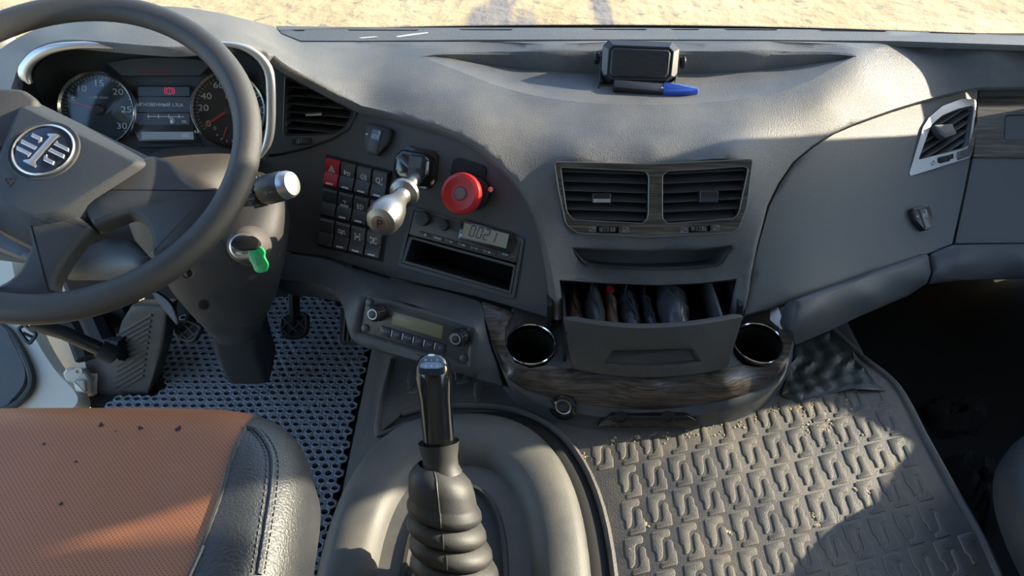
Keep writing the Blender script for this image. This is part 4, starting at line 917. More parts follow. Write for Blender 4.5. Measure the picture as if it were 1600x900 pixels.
# passenger's vent
PV = PL(S_pass.P(1478, 205), S_pass.P(1510, 200) - S_pass.P(1440, 215), -np.cross(S_pass.P(1510, 200) - S_pass.P(1440, 215), S_pass.P(1470, 250) - S_pass.P(1480, 170)))
if PV.n @ (ORG - PV.o) < 0: PV = PL(PV.o, PV.xa, -PV.n)
pv = thing('air_vent', 'silver-framed air vent at the passenger end of the dashboard', 'air vent', PV.o)
pbez = rpoly(PV.poly([(1520, 156), (1523, 162), (1513, 247), (1420, 276), (1418, 272), (1440, 200), (1450, 184), (1470, 167), (1500, 156)]), .003)
pop = rpoly(PV.poly([(1432, 251), (1452, 197), (1470, 181), (1495, 171), (1516, 166), (1519, 170), (1511, 228), (1504, 233)]), .004)
ptw = PV.poly([(1462, 248), (1487, 241), (1487, 249), (1462, 256)])
b = MB(); b.prism(PV, pbez, -.012, .004, holes=[pop, ptw]); b.obj('bezel', M['satin'], pv)
lower = PV.poly([(1432, 253), (1508, 232), (1514, 243), (1421, 272)])
b = MB(); b.prism(PV, PV.poly([(1492, 239), (1509, 233), (1523, 190), (1525, 196), (1515, 245), (1493, 252)]), .004, .0046); b.obj('wood_inlay', M['wood'], pv)
vent_fill(pv, PV, pop, 6, .6, None, M['lip'], .0, .28)
tq = PV.poly([(1451, 199), (1480, 197), (1487, 213), (1470, 219), (1462, 215)]); b = MB(); b.prism(PV, rpoly(tq, .003), .000, .012, .002); b.obj('tab', M['lip'], pv)
thumbwheel(pv, PV, 1464, 1486, 249, 10, .005)
b = MB()
for x, y in ((1455, 256), (1493, 244)): u, v = PV.hit(x, y); b.prism(PV.at(u, v, 0, .28), rrect(.010, .0075, .001, 2), .004, .0046, holes=[rrect(.0088, .0063, .0008, 2)]); b.box(PV.at(u, v, 0, .9), -.004, .004, -.0005, .0005, .004, .0046)
b.obj('flow_marks', M['grey_print'], pv)

# ================================================================ rocker switches
swc = [np.array(PD.hit(*q, .0)) for q in ((512, 244), (610.5, 268.5), (597, 407), (499, 383))]
def sw_uv(i, j):    # corner of cell, 0..4 across, 0..3 down
    a, c = i / 4, j / 3; return (1 - a) * (1 - c) * swc[0] + a * (1 - c) * swc[1] + a * c * swc[2] + (1 - a) * c * swc[3]
b = MB(); b.prism(PD, [tuple(q) for q in offs([tuple(q) for q in swc], -.002)], -.02, .003, .001)
swf = tag(b.obj('switch_frame', M['matte']), 'black frame holding the bank of rocker switches left of the radio', 'switch frame')
def icon_lamp(m, q, s, flip=1, slash=True):
    m.prism(q, [(flip * s * .05, -.5 * s), (flip * s * .05, .5 * s), (flip * -.25 * s, .46 * s), (flip * -.55 * s, .2 * s), (flip * -.55 * s, -.2 * s), (flip * -.25 * s, -.46 * s)], 0, .0005, holes=[[(flip * -.07 * s, -.36 * s), (flip * -.07 * s, .36 * s), (flip * -.26 * s, .32 * s), (flip * -.42 * s, .12 * s), (flip * -.42 * s, -.12 * s), (flip * -.26 * s, -.32 * s)]])
    for k in (-1, 0, 1): m.box(q, min(flip * .2, flip * .7) * s, max(flip * .2, flip * .7) * s, (k * .32 - .06) * s, (k * .32 + .06) * s, 0, .0005)
    m.box(q.at(flip * .45 * s, 0, 0, .12), -.05 * s, .05 * s, -.55 * s, .55 * s, 0, .0005)
def icon_axle(m, q, s, top=True, ring=True, bot=True):
    if top: m.box(q, -.6 * s, .6 * s, .36 * s, .5 * s, 0, .0005)
    for x in ((-.6, -.46), (.46, .6)):
        if top: m.box(q, x[0] * s, x[1] * s, .2 * s, .66 * s, 0, .0005)
    if bot:
        m.box(q, -.5 * s, .5 * s, -.5 * s, -.36 * s, 0, .0005)
        for x in ((-.6, -.46), (.46, .6)): m.box(q, x[0] * s, x[1] * s, -.66 * s, -.2 * s, 0, .0005)
    m.box(q, -.07 * s, .07 * s, -.4 * s, .4 * s, 0, .0005)
    if ring: m.prism(q, circ(.24 * s, 14), 0, .0006, holes=[circ(.14 * s, 14)])
def icon(m, kind, q, s):
    if kind == 'hazard':
        tri = lambda r: [(r * math.cos(a), r * math.sin(a) - .1 * s) for a in (math.pi / 2, math.pi * 7 / 6, math.pi * 11 / 6)]
        m.prism(q, tri(.8 * s), 0, .0005, holes=[tri(.58 * s)[::-1]]); m.prism(q, tri(.42 * s), 0, .0005, holes=[tri(.24 * s)[::-1]])
    elif kind == 'horn':
        m.prism(q, [(-.6 * s, .5 * s), (-.48 * s, .5 * s), (-.2 * s, .12 * s), (.55 * s, .12 * s), (.55 * s, .25 * s), (-.15 * s, -.05 * s), (-.48 * s, -.4 * s), (-.6 * s, -.4 * s)][::-1] if False else [(-.65 * s, -.45 * s), (-.52 * s, -.45 * s), (-.3 * s, -.1 * s), (-.3 * s, .12 * s), (-.52 * s, .45 * s), (-.65 * s, .45 * s)], 0, .0005)
        m.box(q, -.3 * s, .6 * s, .06 * s, .18 * s, 0, .0005); m.prism(q.at(.22 * s, -.2 * s), circ(.32 * s, 14), 0, .0005, holes=[circ(.2 * s, 14)])
    elif kind == 'rear_fog': icon_lamp(m, q, s, 1)
    elif kind == 'front_fog': icon_lamp(m, q, s, -1)
    elif kind == 'weight':
        m.prism(q.at(-.25 * s, .05 * s), circ(.42 * s, 14, ry=.5 * s), 0, .0005, holes=[circ(.28 * s, 14, ry=.34 * s)]); m.prism(q.at(.1 * s, -.45 * s), circ(.2 * s, 10), 0, .0005, holes=[circ(.1 * s, 10)]); m.prism(q.at(.55 * s, -.5 * s), circ(.2 * s, 10), 0, .0005, holes=[circ(.1 * s, 10)])
        m.box(q.at(.45 * s, .25 * s, 0, -.25), -.06 * s, .06 * s, -.2 * s, .45 * s, 0, .0005)
    elif kind == 'lift': m.box(q, -.35 * s, .45 * s, .3 * s, .42 * s, 0, .0005); m.box(q, .0, .12 * s, -.1 * s, .36 * s, 0, .0005); m.box(q, -.8 * s, .8 * s, -.5 * s, -.3 * s, 0, .0005); m.box(q, -.8 * s, .8 * s, -.75 * s, -.62 * s, 0, .0005)
    elif kind == 'axle_a': icon_axle(m, q, s, True, True, False); m.box(q, -.8 * s, -.3 * s, -.1 * s, .05 * s, 0, .0005); m.box(q, .3 * s, .8 * s, -.1 * s, .05 * s, 0, .0005)
    elif kind == 'axle_b': q2_ = q.at(0, 0, 0, math.pi / 2); icon_axle(m, q2_, s)
    elif kind == 'axle_c': icon_axle(m, q, s * 1.05)
SWT = [['hazard', 'horn', 'rear_fog', 'weight'], [None, 'lift', 'front_fog', ''], [None, 'axle_a', 'axle_b', 'axle_c']]
SWL = {'hazard': 'red rocker switch with a white warning triangle in the upper left corner of the bank',
       'horn': 'black rocker switch with a white horn symbol beside the red switch', 'rear_fog': 'black rocker switch with a lamp-and-wave symbol in the top row, third from the left',
       'weight': 'black rocker switch with circles and an exclamation mark at the top right of the bank', 'lift': 'black rocker switch with white bars in the middle row, below the horn switch',
       'front_fog': 'black rocker switch with a front fog lamp symbol in the middle row', '': 'black rocker switch half hidden behind the metal brake lever knob',
       'axle_a': 'black rocker switch with a short axle symbol in the bottom row beside the blank one', 'axle_b': 'black rocker switch with an upright axle symbol in the bottom row, third from the left',
       'axle_c': 'black rocker switch with an X-braced axle symbol at the bottom right of the bank'}
for j in range(3):
    for i in range(4):
        k = SWT[j][i]
        A, B_, C_, D_ = sw_uv(i, j), sw_uv(i + 1, j), sw_uv(i + 1, j + 1), sw_uv(i, j + 1)
        cen = (A + B_ + C_ + D_) / 4; xa = nrm((B_ + C_ - A - D_)); wd = np.linalg.norm(B_ - A) * .90; ht = np.linalg.norm(D_ - A) * .92
        q = PL(PD.p(*cen, .002), xa[0] * PD.xa + xa[1] * PD.ya, PD.n)
        lab = SWL.get(k) if k is not None else ('blank black rocker cap below the red switch' if j == 1 else 'blank black rocker cap at the bottom left of the bank')
        t = thing('rocker_switch', lab, 'switch', q.o, 'rocker switches left of the radio')
        mm = M['red'] if k == 'hazard' else M['switch']
        prof_u = [(.5, .004), (.485, .0085), (.40, .0105), (.2, .0085), (.02, .0058)]; prof_l = [(.0, .0052), (-.1, .0062), (-.3, .0070), (-.46, .0062), (-.5, .003)]
        for nm, pr in (('upper_rocker', prof_u), ('lower_rocker', prof_l)):
            b = MB(); rings = []
            for x in (-.5, -.47, .47, .5):
                dd = .0012 if abs(x) == .5 else 0
                rings.append([q.p(x * wd, y * ht, h - dd) for y, h in pr] + [q.p(x * wd, y * ht, 0) for y, h in (pr[-1], pr[0])])
            b.loft(rings, cap0=True, cap1=True); o = b.obj(nm, mm, t, sharp=30)
            if nm == 'upper_rocker' and k:
                dr_ = (.0058 - .0085) / (.18 * ht); c_ = .13
                qq = PL(q.p(0, ht * c_, .0085 - (.2 - c_) / .18 * .0027 + .0003), q.xa, q.n + q.ya * .0027 / (.18 * ht) * -1)
                qq = PL(qq.o, q.xa, q.n * 1.0 - q.ya * (.0027 / (.18 * ht)))
                b = MB(); icon(b, k, qq, wd * .36); b.obj('symbol', M['white'], o)
            if nm == 'lower_rocker' and k is not None:
                b = MB(); b.box(PL(q.p(0, -.40 * ht, .0068), q.xa, q.n - q.ya * .05), -.24 * wd, .24 * wd, -.03 * ht, .03 * ht, -.001, .0004); b.obj('light_bar', M['white'], o)

# ================================================================ radio above its empty slot
rad = thing('radio', 'black car radio with grey clock display reading 0021 and two knobs', 'radio', PD.P(722, 360))
fr = rpoly(PD.poly([(645, 322.5), (820, 373), (804, 467), (622, 415.5)]), .006)
inn = PD.poly([(648, 328), (815, 377), (800, 460), (628, 411)])
b = MB(); b.prism(PD, fr, -.004, .003, holes=[rpoly(inn, .003)]); b.obj('frame', M['switch'], rad)
b = MB(); fp = rpoly(PD.poly([(649, 328.5), (815, 377), (808, 411), (640, 366)]), .003)
dw = PD.poly([(724, 346), (797, 364), (790, 389), (719, 371)])
b.prism(PD, fp, -.03, .004, .0012); fpl = b.obj('face_plate', M['switch'], rad)
PR = PL(PD.p(*PD.hit(730, 370), .004), PD.xa, PD.n); rx = nrm(PD.P(815, 377) - PD.P(649, 328.5)); PR = PL(PR.o, rx, PD.n)
for cx, cy, R in ((660, 340, .0118), (692, 350, .0092)):
    b = MB(); c = PR.P(cx + 3, cy + 1.5); b.lathe(c, PR.n, [(R * 1.02, 0), (R, .009), (R * .93, .0105), (R * .7, .0108), (0, .0108)], 28); b.obj('knob', M['black'], rad)
b = MB(); b.prism(PR, rpoly(PR.poly([(720, 342), (803, 365), (808, 378), (800, 396), (792, 396), (716, 373)]), .004), 0, .0012, .0004); db = b.obj('display_window', M['gloss'], rad)
b = MB(); b.prism(PR, PR.poly([(726, 348), (796, 366), (791, 388), (722, 370)]), .0012, .0018); dsc = b.obj('screen', M['lcd'], db)
b = MB()
SEG = {'0': 'abcdef', '2': 'abged', '1': 'bc'}
def seg7(m, q, ch, w, h, th, dp):
    S = {'a': ((-w, h), (w, h)), 'b': ((w, h), (w, 0)), 'c': ((w, 0), (w, -h)), 'd': ((-w, -h), (w, -h)), 'e': ((-w, -h), (-w, 0)), 'f': ((-w, 0), (-w, h)), 'g': ((-w, 0), (w, 0))}
    for s_ in SEG[ch]:
        p0, p1 = np.array(S[s_][0]), np.array(S[s_][1]); d = nrm(np.r_[p1 - p0, 0])[:2]; n_ = np.array([-d[1], d[0]]) * th; p0, p1 = p0 + d * th * 1.2, p1 - d * th * 1.2
        sh = lambda p_: (p_[0] + .10 * p_[1], p_[1])
        m.prism(q, [sh(p0 - d * th), sh(p0 + n_), sh(p1 + n_), sh(p1 + d * th), sh(p1 - n_), sh(p0 - n_)], 0, dp)
for ch, x, y in (('0', 738.5, 361), ('0', 749.5, 363.8), ('2', 760.5, 367), ('1', 771, 370.5)):
    u, v = PR.hit(x, y, .0018); seg7(b, PR.at(u, v, .0018), ch, .0037, .0085, .0007, .0003)
b.obj('clock_digits', M['matte'], dsc)
bx = [(655, 364), (674, 367.5), (694, 374), (714, 379.5), (734, 385.5), (754, 391), (774, 395.5)]
for k in range(6):
    (u0, v0), (u1, v1) = PR.hit(656 + 20 * k, 359.5 + 5.45 * k + 1.5), PR.hit(656 + 20 * k + 18.5, 359.5 + 5.45 * (k + .92) + 8.5)
    b = MB(); b.prism(PR, rpoly([(u0, min(v0, v1)), (u1, min(v0, v1)), (u1, max(v0, v1)), (u0, max(v0, v1))], .0014 if k in (0, 5) else .0006), 0, .0022, .0006); bt = b.obj('button', M['switch'], rad)
    c = ((u0 + u1) / 2, (v0 + v1) / 2); b = MB(); q = PR.at(*c, .0022)
    if k == 0: b.prism(q, circ(.0018, 12), 0, .0003, holes=[circ(.0011, 12)]); b.box(q, -.0004, .0004, 0, .0025, 0, .0003)
    elif k == 1: text_mb(b, 'BAND', q, 0, 0, .0048)
    elif k in (2, 3):
        sg = -1 if k == 2 else 1
        for dx in (-.0013, .0013): b.prism(q, [(dx - sg * .0012, -.0013), (dx + sg * .0012, 0), (dx - sg * .0012, .0013)], 0, .0003)
    elif k == 4: b.box(q, -.001, -.0003, -.0012, .0012, 0, .0003); b.box(q, .0003, .001, -.0012, .0012, 0, .0003)
    else: b.box(q, -.0012, .0012, -.0012, .0012, 0, .0003)
    b.obj('symbol', M['white'], bt)
b = MB(); b.prism(PR, PR.poly([(783, 393), (797, 396.5), (795.5, 402), (781.5, 398)]), 0, .0012, holes=[PR.poly([(785, 395.5), (794, 398), (793.4, 400), (784.5, 397.5)])]); b.obj('usb_port', M['black'], rad)
b = MB(); b.prism(PR, PR.poly([(785, 395.3), (794, 397.8), (793.4, 400.2), (784.5, 397.7)]), .0004, .0008); b.tube([PR.P(799, 400.5, .0008), PR.P(805, 402, .0008)], .0004, 4); b.obj('usb_mark', M['grey_print'], rad)
so = PD.poly([(641, 369), (807, 414), (799, 459), (629, 410)]); si = PD.poly([(645, 373.5), (803, 417), (796.5, 454), (634, 407)])
b = MB(); b.prism(PD, rpoly(so, .003), -.004, .0035, holes=[rpoly(si, .002)]); b.obj('slot_frame', M['switch'], rad)
b = MB(); sio = [tuple(q) for q in si]; sio = sio if area2(sio) > 0 else sio[::-1]; b.loft([[PD.p(*q, .002) for q in sio], [PD.p(*q, -.09) for q in sio]], cap1=True); b.obj('slot', M['matte'], rad)

# ================================================================ climate control
cc = thing('climate_control', 'black climate control panel with two knobs and blank olive display below the radio', 'climate control', PE.P(650, 515))
ex = nrm(PE.P(742, 514) - PE.P(568, 462)); PH = PL(PE.P(650, 515), ex, PE.n)
b = MB(); b.prism(PH, rpoly(PH.poly([(570, 463.5), (741, 514.5), (732, 571), (561, 519.5)]), .003), -.02, .002, .0012); b.obj('face_plate', M['switch'], cc)
b = MB(); b.prism(PH, rpoly(PH.poly([(615, 486), (694, 509), (691, 529), (613, 506)]), .0015), .002, .003, .0004); b.obj('display', M['lcd_off'], cc)
for cx, cy in ((583, 491), (711, 529)):
    c = PH.P(cx + 9, cy - 3, .002); ax_ = nrm(PH.n); R = .0125
    b = MB(); b.lathe(c, ax_, [(R * 1.15, 0), (R * 1.1, .004), (R * 1.0, .006), (R * .92, .018), (R * .85, .0205), (R * .62, .0215)], 30)
    for k in range(16):
        a = 2 * math.pi * k / 16; q = c + R * .97 * (math.cos(a) * PH.xa + math.sin(a) * PH.ya); b.tube([q + ax_ * .005, q + ax_ * .017], .0012, 5)
    kb = b.obj('knob', M['black'], cc)
    b = MB(); b.lathe(c, ax_, [(R * .66, .0205), (R * .66, .0222), (R * .52, .0222), (R * .50, .0208)], 26, caps=False); b.obj('knob_ring', M['steel'], kb)
    b = MB(); b.lathe(c, ax_, [(R * .5, .0200), (R * .42, .0212), (0, .0216)], 22); b.obj('knob_cap', M['switch'], kb)
for cx, cy in ((577.5, 472.5), (570.5, 513), (735, 519), (725, 560)):
    b = MB(); c = PH.P(cx, cy, .002); b.lathe(c, PH.n, [(.0068, 0), (.0066, .0018), (.0056, .0024), (0, .0024)], 22); b.obj('screw_plug', M['switch'], cc)
BT = ['AUTO', 'OFF', 'MODE', 'A/C', '', '']
p0, p1 = np.array([596, 508.5]), np.array([697, 538.5])
for k in range(6):
    a_, c_ = p0 + (p1 - p0) * (k + .03) / 6, p0 + (p1 - p0) * (k + .97) / 6
    b = MB(); b.prism(PH, rpoly(PH.poly([a_, c_, c_ + [-1.8, 14], a_ + [-1.8, 14]]), .0006), .002, .0040, .0003); bt = b.obj('button', M['navy'], cc)
    m_ = (a_ + c_) / 2 + [-1, 7]; q = PH.at(*PH.hit(*m_, .0040), .0040); b = MB()
    if BT[k]: text_mb(b, BT[k], q, 0, 0, .0046)
    elif k == 4: b.tube([q.p(-.003, .001, .0002), q.p(-.0015, -.0008, .0002), q.p(.0015, -.0008, .0002), q.p(.003, .001, .0002)], .0006, 5)
    else: b.prism(q, circ(.0022, 14, ry=.0015), 0, .0003, holes=[circ(.0015, 14, ry=.0009)])
    b.obj('symbol', M['grey_print'], bt)
    if k: b = MB(); l_ = p0 + (p1 - p0) * k / 6; b.box(PH.at(*PH.hit(*(l_ + [-.8, 7.5]), .0045), .0), -.0006, .0006, -.0048, .0048, .002, .0050); b.obj('divider', M['white'], cc)

# ================================================================ brake lever valve
bl = thing('parking_brake_lever', 'parking brake valve with grey metal lever knob marked P beside the rocker switches', 'brake lever', PD.P(655, 262))
bx_ = rx; PBk = PL(PD.P(655, 262), rx, PD.n)
b = MB(); b.prism(PBk, rpoly(PBk.poly([(627, 236), (640, 228), (680, 236), (686, 244), (683, 284), (670, 298), (632, 288), (621, 275)]), .008), -.004, .004, .002); b.obj('base_plate', M['gloss'], bl)
b = MB(); hs = rpoly(PBk.poly([(625, 244), (636, 234), (672, 241), (682, 250), (679, 282), (664, 293), (634, 287), (622, 272)]), .008)
b.loft([[PBk.p(*q, 0) for q in hs], [PBk.p(*q, .018) for q in hs], [PBk.p(*q, .027) for q in offs(hs, .004)], [PBk.p(*q, .031) for q in offs(hs, .011)]], cap1=True); hsg = b.obj('housing', M['gloss'], bl, sharp=50)
b = MB(); b.prism(PBk, rpoly(PBk.poly([(641, 240), (664, 243), (660, 287), (637, 281)], .03), .003), .028, .0335, .001); b.obj('gate', M['black'], hsg)
b = MB(); b.prism(PBk, rpoly(PBk.poly([(643, 244), (660, 246), (657, 263), (641, 261)], .0335), .001), .0335, .034); b.obj('gate_plate', M['lip'], hsg)
sh0 = PBk.P(652, 276, .024); kc = W(602, 338, t=1.075)
dirn = nrm(kc - sh0); LL = np.linalg.norm(kc - sh0)
b = MB(); b.lathe(sh0, dirn, [(.011, -.004), (.0105, LL * .25), (.009, LL * .42)], 18); b.obj('shaft', M['lever'], bl)
b = MB(); b.lathe(sh0, dirn, [(.010, LL * .34), (.021, LL * .38), (.0240, LL * .42), (.0225, LL * .46), (.014, LL * .50), (.0125, LL * .64)], 28); b.obj('collar', M['lever'], bl)
b = MB(); b.lathe(sh0, dirn, [(.0130, LL * .58), (.0150, LL * .66), (.0165, LL * .70), (.0225, LL * .82), (.0262, LL * .96), (.0255, LL * 1.06), (.0215, LL * 1.13), (.012, LL * 1.165), (0, LL * 1.175)], 32); kn = b.obj('knob', M['lever'], bl)
KP = PL(sh0 + dirn * LL * 1.175, PBk.xa, dirn); b = MB(); text_mb(b, 'P', KP, .001, 0, .020, .0004); b.obj('letter_mark', M['black'], kn)
b = MB(); b.lathe(KP.p(0, 0, -.0006), dirn, [(.0125, 0), (.0115, .0008), (0, .001)], 24); b.obj('knob_badge', M['bag3'], kn)
# red trailer brake knob
rk = thing('trailer_brake_valve', 'round red pull knob with grey centre on a black bracket above the radio', 'brake valve', PD.P(735, 290))
PK = PL(PD.P(735, 290), rx, PD.n)
b = MB(); b.prism(PK, rpoly(PK.poly([(708, 252), (716, 246), (757, 259), (761, 266), (758, 290), (704, 275)]), .006), 0, .004, .001); b.obj('bracket', M['matte'], rk)
b = MB(); b.prism(PK, rpoly(PK.poly([(735, 268), (764, 284), (770, 300), (760, 322), (744, 330), (720, 320)]), .01), 0, .012, .003); b.obj('valve_body', M['black'], rk)
b = MB(); b.lathe(PK.P(767, 296, .012), PK.n, [(.0042, 0), (.0042, .002), (.0025, .002), (.0022, .0005), (0, .0005)], 14); b.obj('screw', M['steel'], rk)
kc = PK.P(722, 303, .035); kn_ = nrm(PK.n + np.array([-.06, -.05, .1])); R = 33.0 / F_PX * PK.t(722, 303, .035)
b = MB(); b.lathe(kc - kn_ * .034, kn_, [(R * .42, 0), (R * .40, .030)], 20); b.obj('stem', M['black'], rk)
b = MB(); b.lathe(kc, kn_, [(R * .45, -.006), (R * .9, -.006), (R * .99, -.002), (R * 1.0, .003), (R * .95, .009), (R * .80, .0115), (R * .58, .0095), (R * .44, .008), (R * .33, .0085), (R * .30, .007)], 44); b.obj('knob', M['red'], rk)
b = MB(); b.lathe(kc, kn_, [(R * .31, .005), (R * .31, .0085), (R * .27, .010), (0, .0103)], 28); b.obj('knob_centre', mat('grey_rubber_cap', (.16, .12, .11), .6), rk)
# emergency call buttons
def sos(pl, cx, cy, k, label):
    q0 = pl.hit(cx, cy); t = thing('emergency_button', label, 'button', pl.p(*q0), 'SOS buttons')
    q = PL(pl.p(*q0), pl.xa, pl.n); s = k
    o = [(-.5, .42), (-.42, .5), (.42, .5), (.5, .42), (.5, .0), (.18, -.5), (-.22, -.5), (-.5, -.05)]
    b = MB(); b.prism(q, rpoly([(x * s, y * s) for x, y in o], s * .06), -.002, s * .26, s * .06); b.obj('housing', M['black'], t)
    b = MB(); b.prism(q, rpoly([(x * s, y * s) for x, y in ((-.2, -.42), (.17, -.42), (.2, .40), (-.2, .40))], s * .03), s * .26, s * .30, s * .015); bt = b.obj('button_cover', M['switch'], t)
    b = MB(); b.prism(q, rpoly([(x * s, y * s) for x, y in ((-.15, .0), (.15, .0), (.16, .34), (-.16, .34))], s * .02), s * .30, s * .31); text_mb(b, 'SOS', q, 0, .10 * s, .16 * s, s * .312) if False else None
    b.obj('button', M['gloss'], bt)
    b = MB(); text_mb(b, 'SOS', q, -.01 * s, .11 * s, .17 * s, s * .312); b.tube([q.p(.07 * s, .32 * s, s * .314), q.p(.13 * s, .28 * s, s * .314), q.p(.14 * s, .20 * s, s * .314)], s * .015, 5); b.prism(q.at(-.37 * s, .12 * s), circ(.035 * s, 10), s * .26, s * .262); b.obj('lettering', M['white'], bt)
sos(PL(PD.P(592, 220), rx, PD.n), 592, 220, .048, 'small black SOS button above the rocker switches')
PP = PL(S_pass.P(1438, 343), S_pass.P(1470, 335) - S_pass.P(1400, 352), -np.cross(S_pass.P(1470, 335) - S_pass.P(1400, 352), S_pass.P(1435, 375) - S_pass.P(1440, 310)))
if PP.n @ (ORG - PP.o) < 0: PP = PL(PP.o, PP.xa, -PP.n)
sos(PP, 1437, 343, .042, 'small black SOS button alone on the passenger panel')
# ================================================================ floor mats
# honeycomb foam mat in the driver's footwell
ZE = .012
em_px = [(142, 640), (147, 614), (226, 618), (250, 560), (270, 505), (330, 470), (440, 462), (500, 455), (545, 480), (582, 545), (572, 600), (560, 650), (540, 720), (520, 800), (500, 905)]
em_xy = [tuple(W(x, y, z=ZE)[:2]) for x, y in em_px]
em_xy = [(-.795, em_xy[0][1]), (-.795, em_xy[1][1] - .01), (-.70, em_xy[2][1])] + [(x, min(y, 1.30)) for x, y in em_xy[3:]] + [(-.31, .30), (-.70, .30), (-.78, .45)]
em_xy = [(min(x, -.307), y) for x, y in em_xy]
PIT = .0185; HR = PIT / math.sqrt(3); rows = PIT * math.sqrt(3) / 2
hm = thing('floor_mat', 'grey-blue honeycomb foam mat in the footwell below the steering wheel', 'floor mat', (-.5, .8, .0))
bt, bb_ = MB(), MB(); post = [(-.60, 1.04), (-.50, 1.04), (-.50, 1.14), (-.60, 1.14)]
xy = np.array(em_xy); lo, hi = xy.min(0), xy.max(0); j = 0; y = lo[1]
cells = []
while y < hi[1]:
    x = lo[0] + (PIT / 2 if j % 2 else 0)
    while x < hi[0]: cells.append((x, y)); x += PIT
    y += rows; j += 1
cells = np.array(cells); ok = insides(cells, em_xy) & ~insides(cells, post)
rngm = np.random.default_rng(3)
for cx, cy in cells[ok]:
    cx += .0012 * math.sin(cy * 31); cy += .0014 * math.sin(cx * 23)
    ang = [math.pi / 6 + k * math.pi / 3 for k in range(6)]
    o = [(cx + HR * 1.0 * math.cos(a), cy + HR * 1.0 * math.sin(a)) for a in ang]; wv = 1 + .10 * rngm.normal()
    i_ = [(cx + HR * .58 * math.cos(a) * 1.1, cy + HR * .52 * wv * math.sin(a)) for a in ang]
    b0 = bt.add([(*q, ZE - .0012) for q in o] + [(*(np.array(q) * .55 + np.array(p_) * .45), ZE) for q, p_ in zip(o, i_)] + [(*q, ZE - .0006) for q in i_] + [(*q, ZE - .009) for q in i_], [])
    for k in range(6):
        n_ = (k + 1) % 6
        for r_ in range(3): bt.f.append((b0 + r_ * 6 + k, b0 + r_ * 6 + n_, b0 + r_ * 6 + 6 + n_, b0 + r_ * 6 + 6 + k))
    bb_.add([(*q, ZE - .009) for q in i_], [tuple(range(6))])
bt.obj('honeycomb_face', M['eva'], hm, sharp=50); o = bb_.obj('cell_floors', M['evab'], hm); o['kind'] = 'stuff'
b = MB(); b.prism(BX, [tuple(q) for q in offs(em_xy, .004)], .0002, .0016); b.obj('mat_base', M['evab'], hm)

# rubber tread mat on the engine tunnel
ZM = .2225
PM = PL((0, 0, ZM), (1, 0, 0), (0, 0, 1))
mo = [(588, 683), (593, 640), (612, 560), (700, 545), (850, 560), (1100, 540), (1240, 535), (1300, 518), (1345, 560), (1400, 606), (1446, 690), (1490, 770), (1530, 840), (1560, 905)]
mo_xy = [PM.hit(*q) for q in mo] + [(.60, .25), (.13, .25)]
# cut-out round the gear lever cover
G_C, G_A, G_B = np.array([-.075, .475]), .178, .285
def sup(a_, b_, ex, c, n=48, r0=0.0): return [(c[0] + a_ * np.sign(math.cos(t)) * abs(math.cos(t)) ** (2 / ex), c[1] + b_ * np.sign(math.sin(t)) * abs(math.sin(t)) ** (2 / ex)) for t in np.linspace(0, 2 * math.pi, n + 1)[:-1]]
cut = [(x, y) for x, y in sup(G_A + .030, G_B + .026, 2.6, G_C, 64)]
right_cut = [q for q in cut if q[0] > -.19 and q[1] > .25]
right_cut = sorted([q for q in right_cut], key=lambda q: math.atan2(q[1] - G_C[1], q[0] - G_C[0]))
mo_full = mo_xy + [q for q in right_cut if math.atan2(q[1] - G_C[1], q[0] - G_C[0]) > -1.0 and not (q[0] < -.12 and q[1] < .66)]
tm = thing('rubber_mat', 'dusty rubber floor mat with moulded tread blocks covering the engine tunnel', 'floor mat', (.3, .6, ZM))
b = MB(); b.prism(PM, [tuple(q) for q in mo_full], .0005, .004, .0015); b.obj('mat_sheet', M['mat'], tm)
b = MB(); edge = [PM.p(*q, .004) for q in cr([PM.hit(*q) for q in mo[7:]], 5)]; b.tube(edge, .0055, 8); b.obj('raised_border', M['mat'], tm)
b = MB(); b.tube([PM.p(*q, .004) for q in cr([PM.hit(*q) for q in ((640, 664), (600, 680), (590, 678), (594, 640), (612, 565))], 5)], .0045, 8); b.obj('wing_border', M['mat'], tm)
edge2 = [PM.p(*q, .004) for q in right_cut if q[1] > .30 and (q[0] > -.12 or q[1] > .66)]
b = MB(); b.tube(edge2, .0055, 8); b.obj('cut_out_border', M['mat'], tm)
tb = [(596, 681), (603, 640), (622, 590)]
# tread blocks: two interlocking hooks per cell, repeated over the mat
A0 = np.array(PM.hit(927, 744)); CV = (np.array(PM.hit(1366.6, 643.5)) - A0) / 11.0; 
CV = np.array(PM.hit(966.5, 735)) - A0; RV = np.array(PM.hit(929.5, 798)) - A0
cu, rv = np.linalg.norm(CV), np.linalg.norm(RV)
gamma = [(.0, .0), (.60, .0), (.66, .05), (.66, .16), (.60, .20), (.40, .20), (.34, .26), (.34, .50), (.30, .66), (.20, .74), (.10, .74), (.10, .52), (.0, .44)]
elle = [(.50, .34), (.58, .28), (.66, .30), (.72, .36), (.72, .54), (.80, .62), (.80, .90), (.76, .93), (.22, .93), (.20, .88), (.24, .80), (.44, .78), (.50, .70)]
def block_mesh(nm, pts):
    b = MB(); Z = PL((0, 0, 0), (1, 0, 0), (0, 0, 1)); P = [tuple(CV * x + RV * y) for x, y in pts]
    b.prism(Z, rpoly(P, .0016, 2), 0, .0016, .0007, bottom=False); me = b.mesh(nm, M['mat']); me.materials.append(M['dustedge'])
    for f_ in me.polygons: f_.material_index = 0 if f_.normal.z > .95 else 1
    return me
me1, me2 = block_mesh('tread_block', gamma), block_mesh('tread_block_elle', elle)
mo_in = offs(mo_full, .006)
wood_base = [tuple(PM.hit(*q)) for q in cr([(768, 548), (776, 585), (790, 614), (825, 648), (895, 671), (982, 679), (1070, 676), (1140, 665), (1192, 642), (1220, 614), (1236, 580), (1240, 548)], 4)]
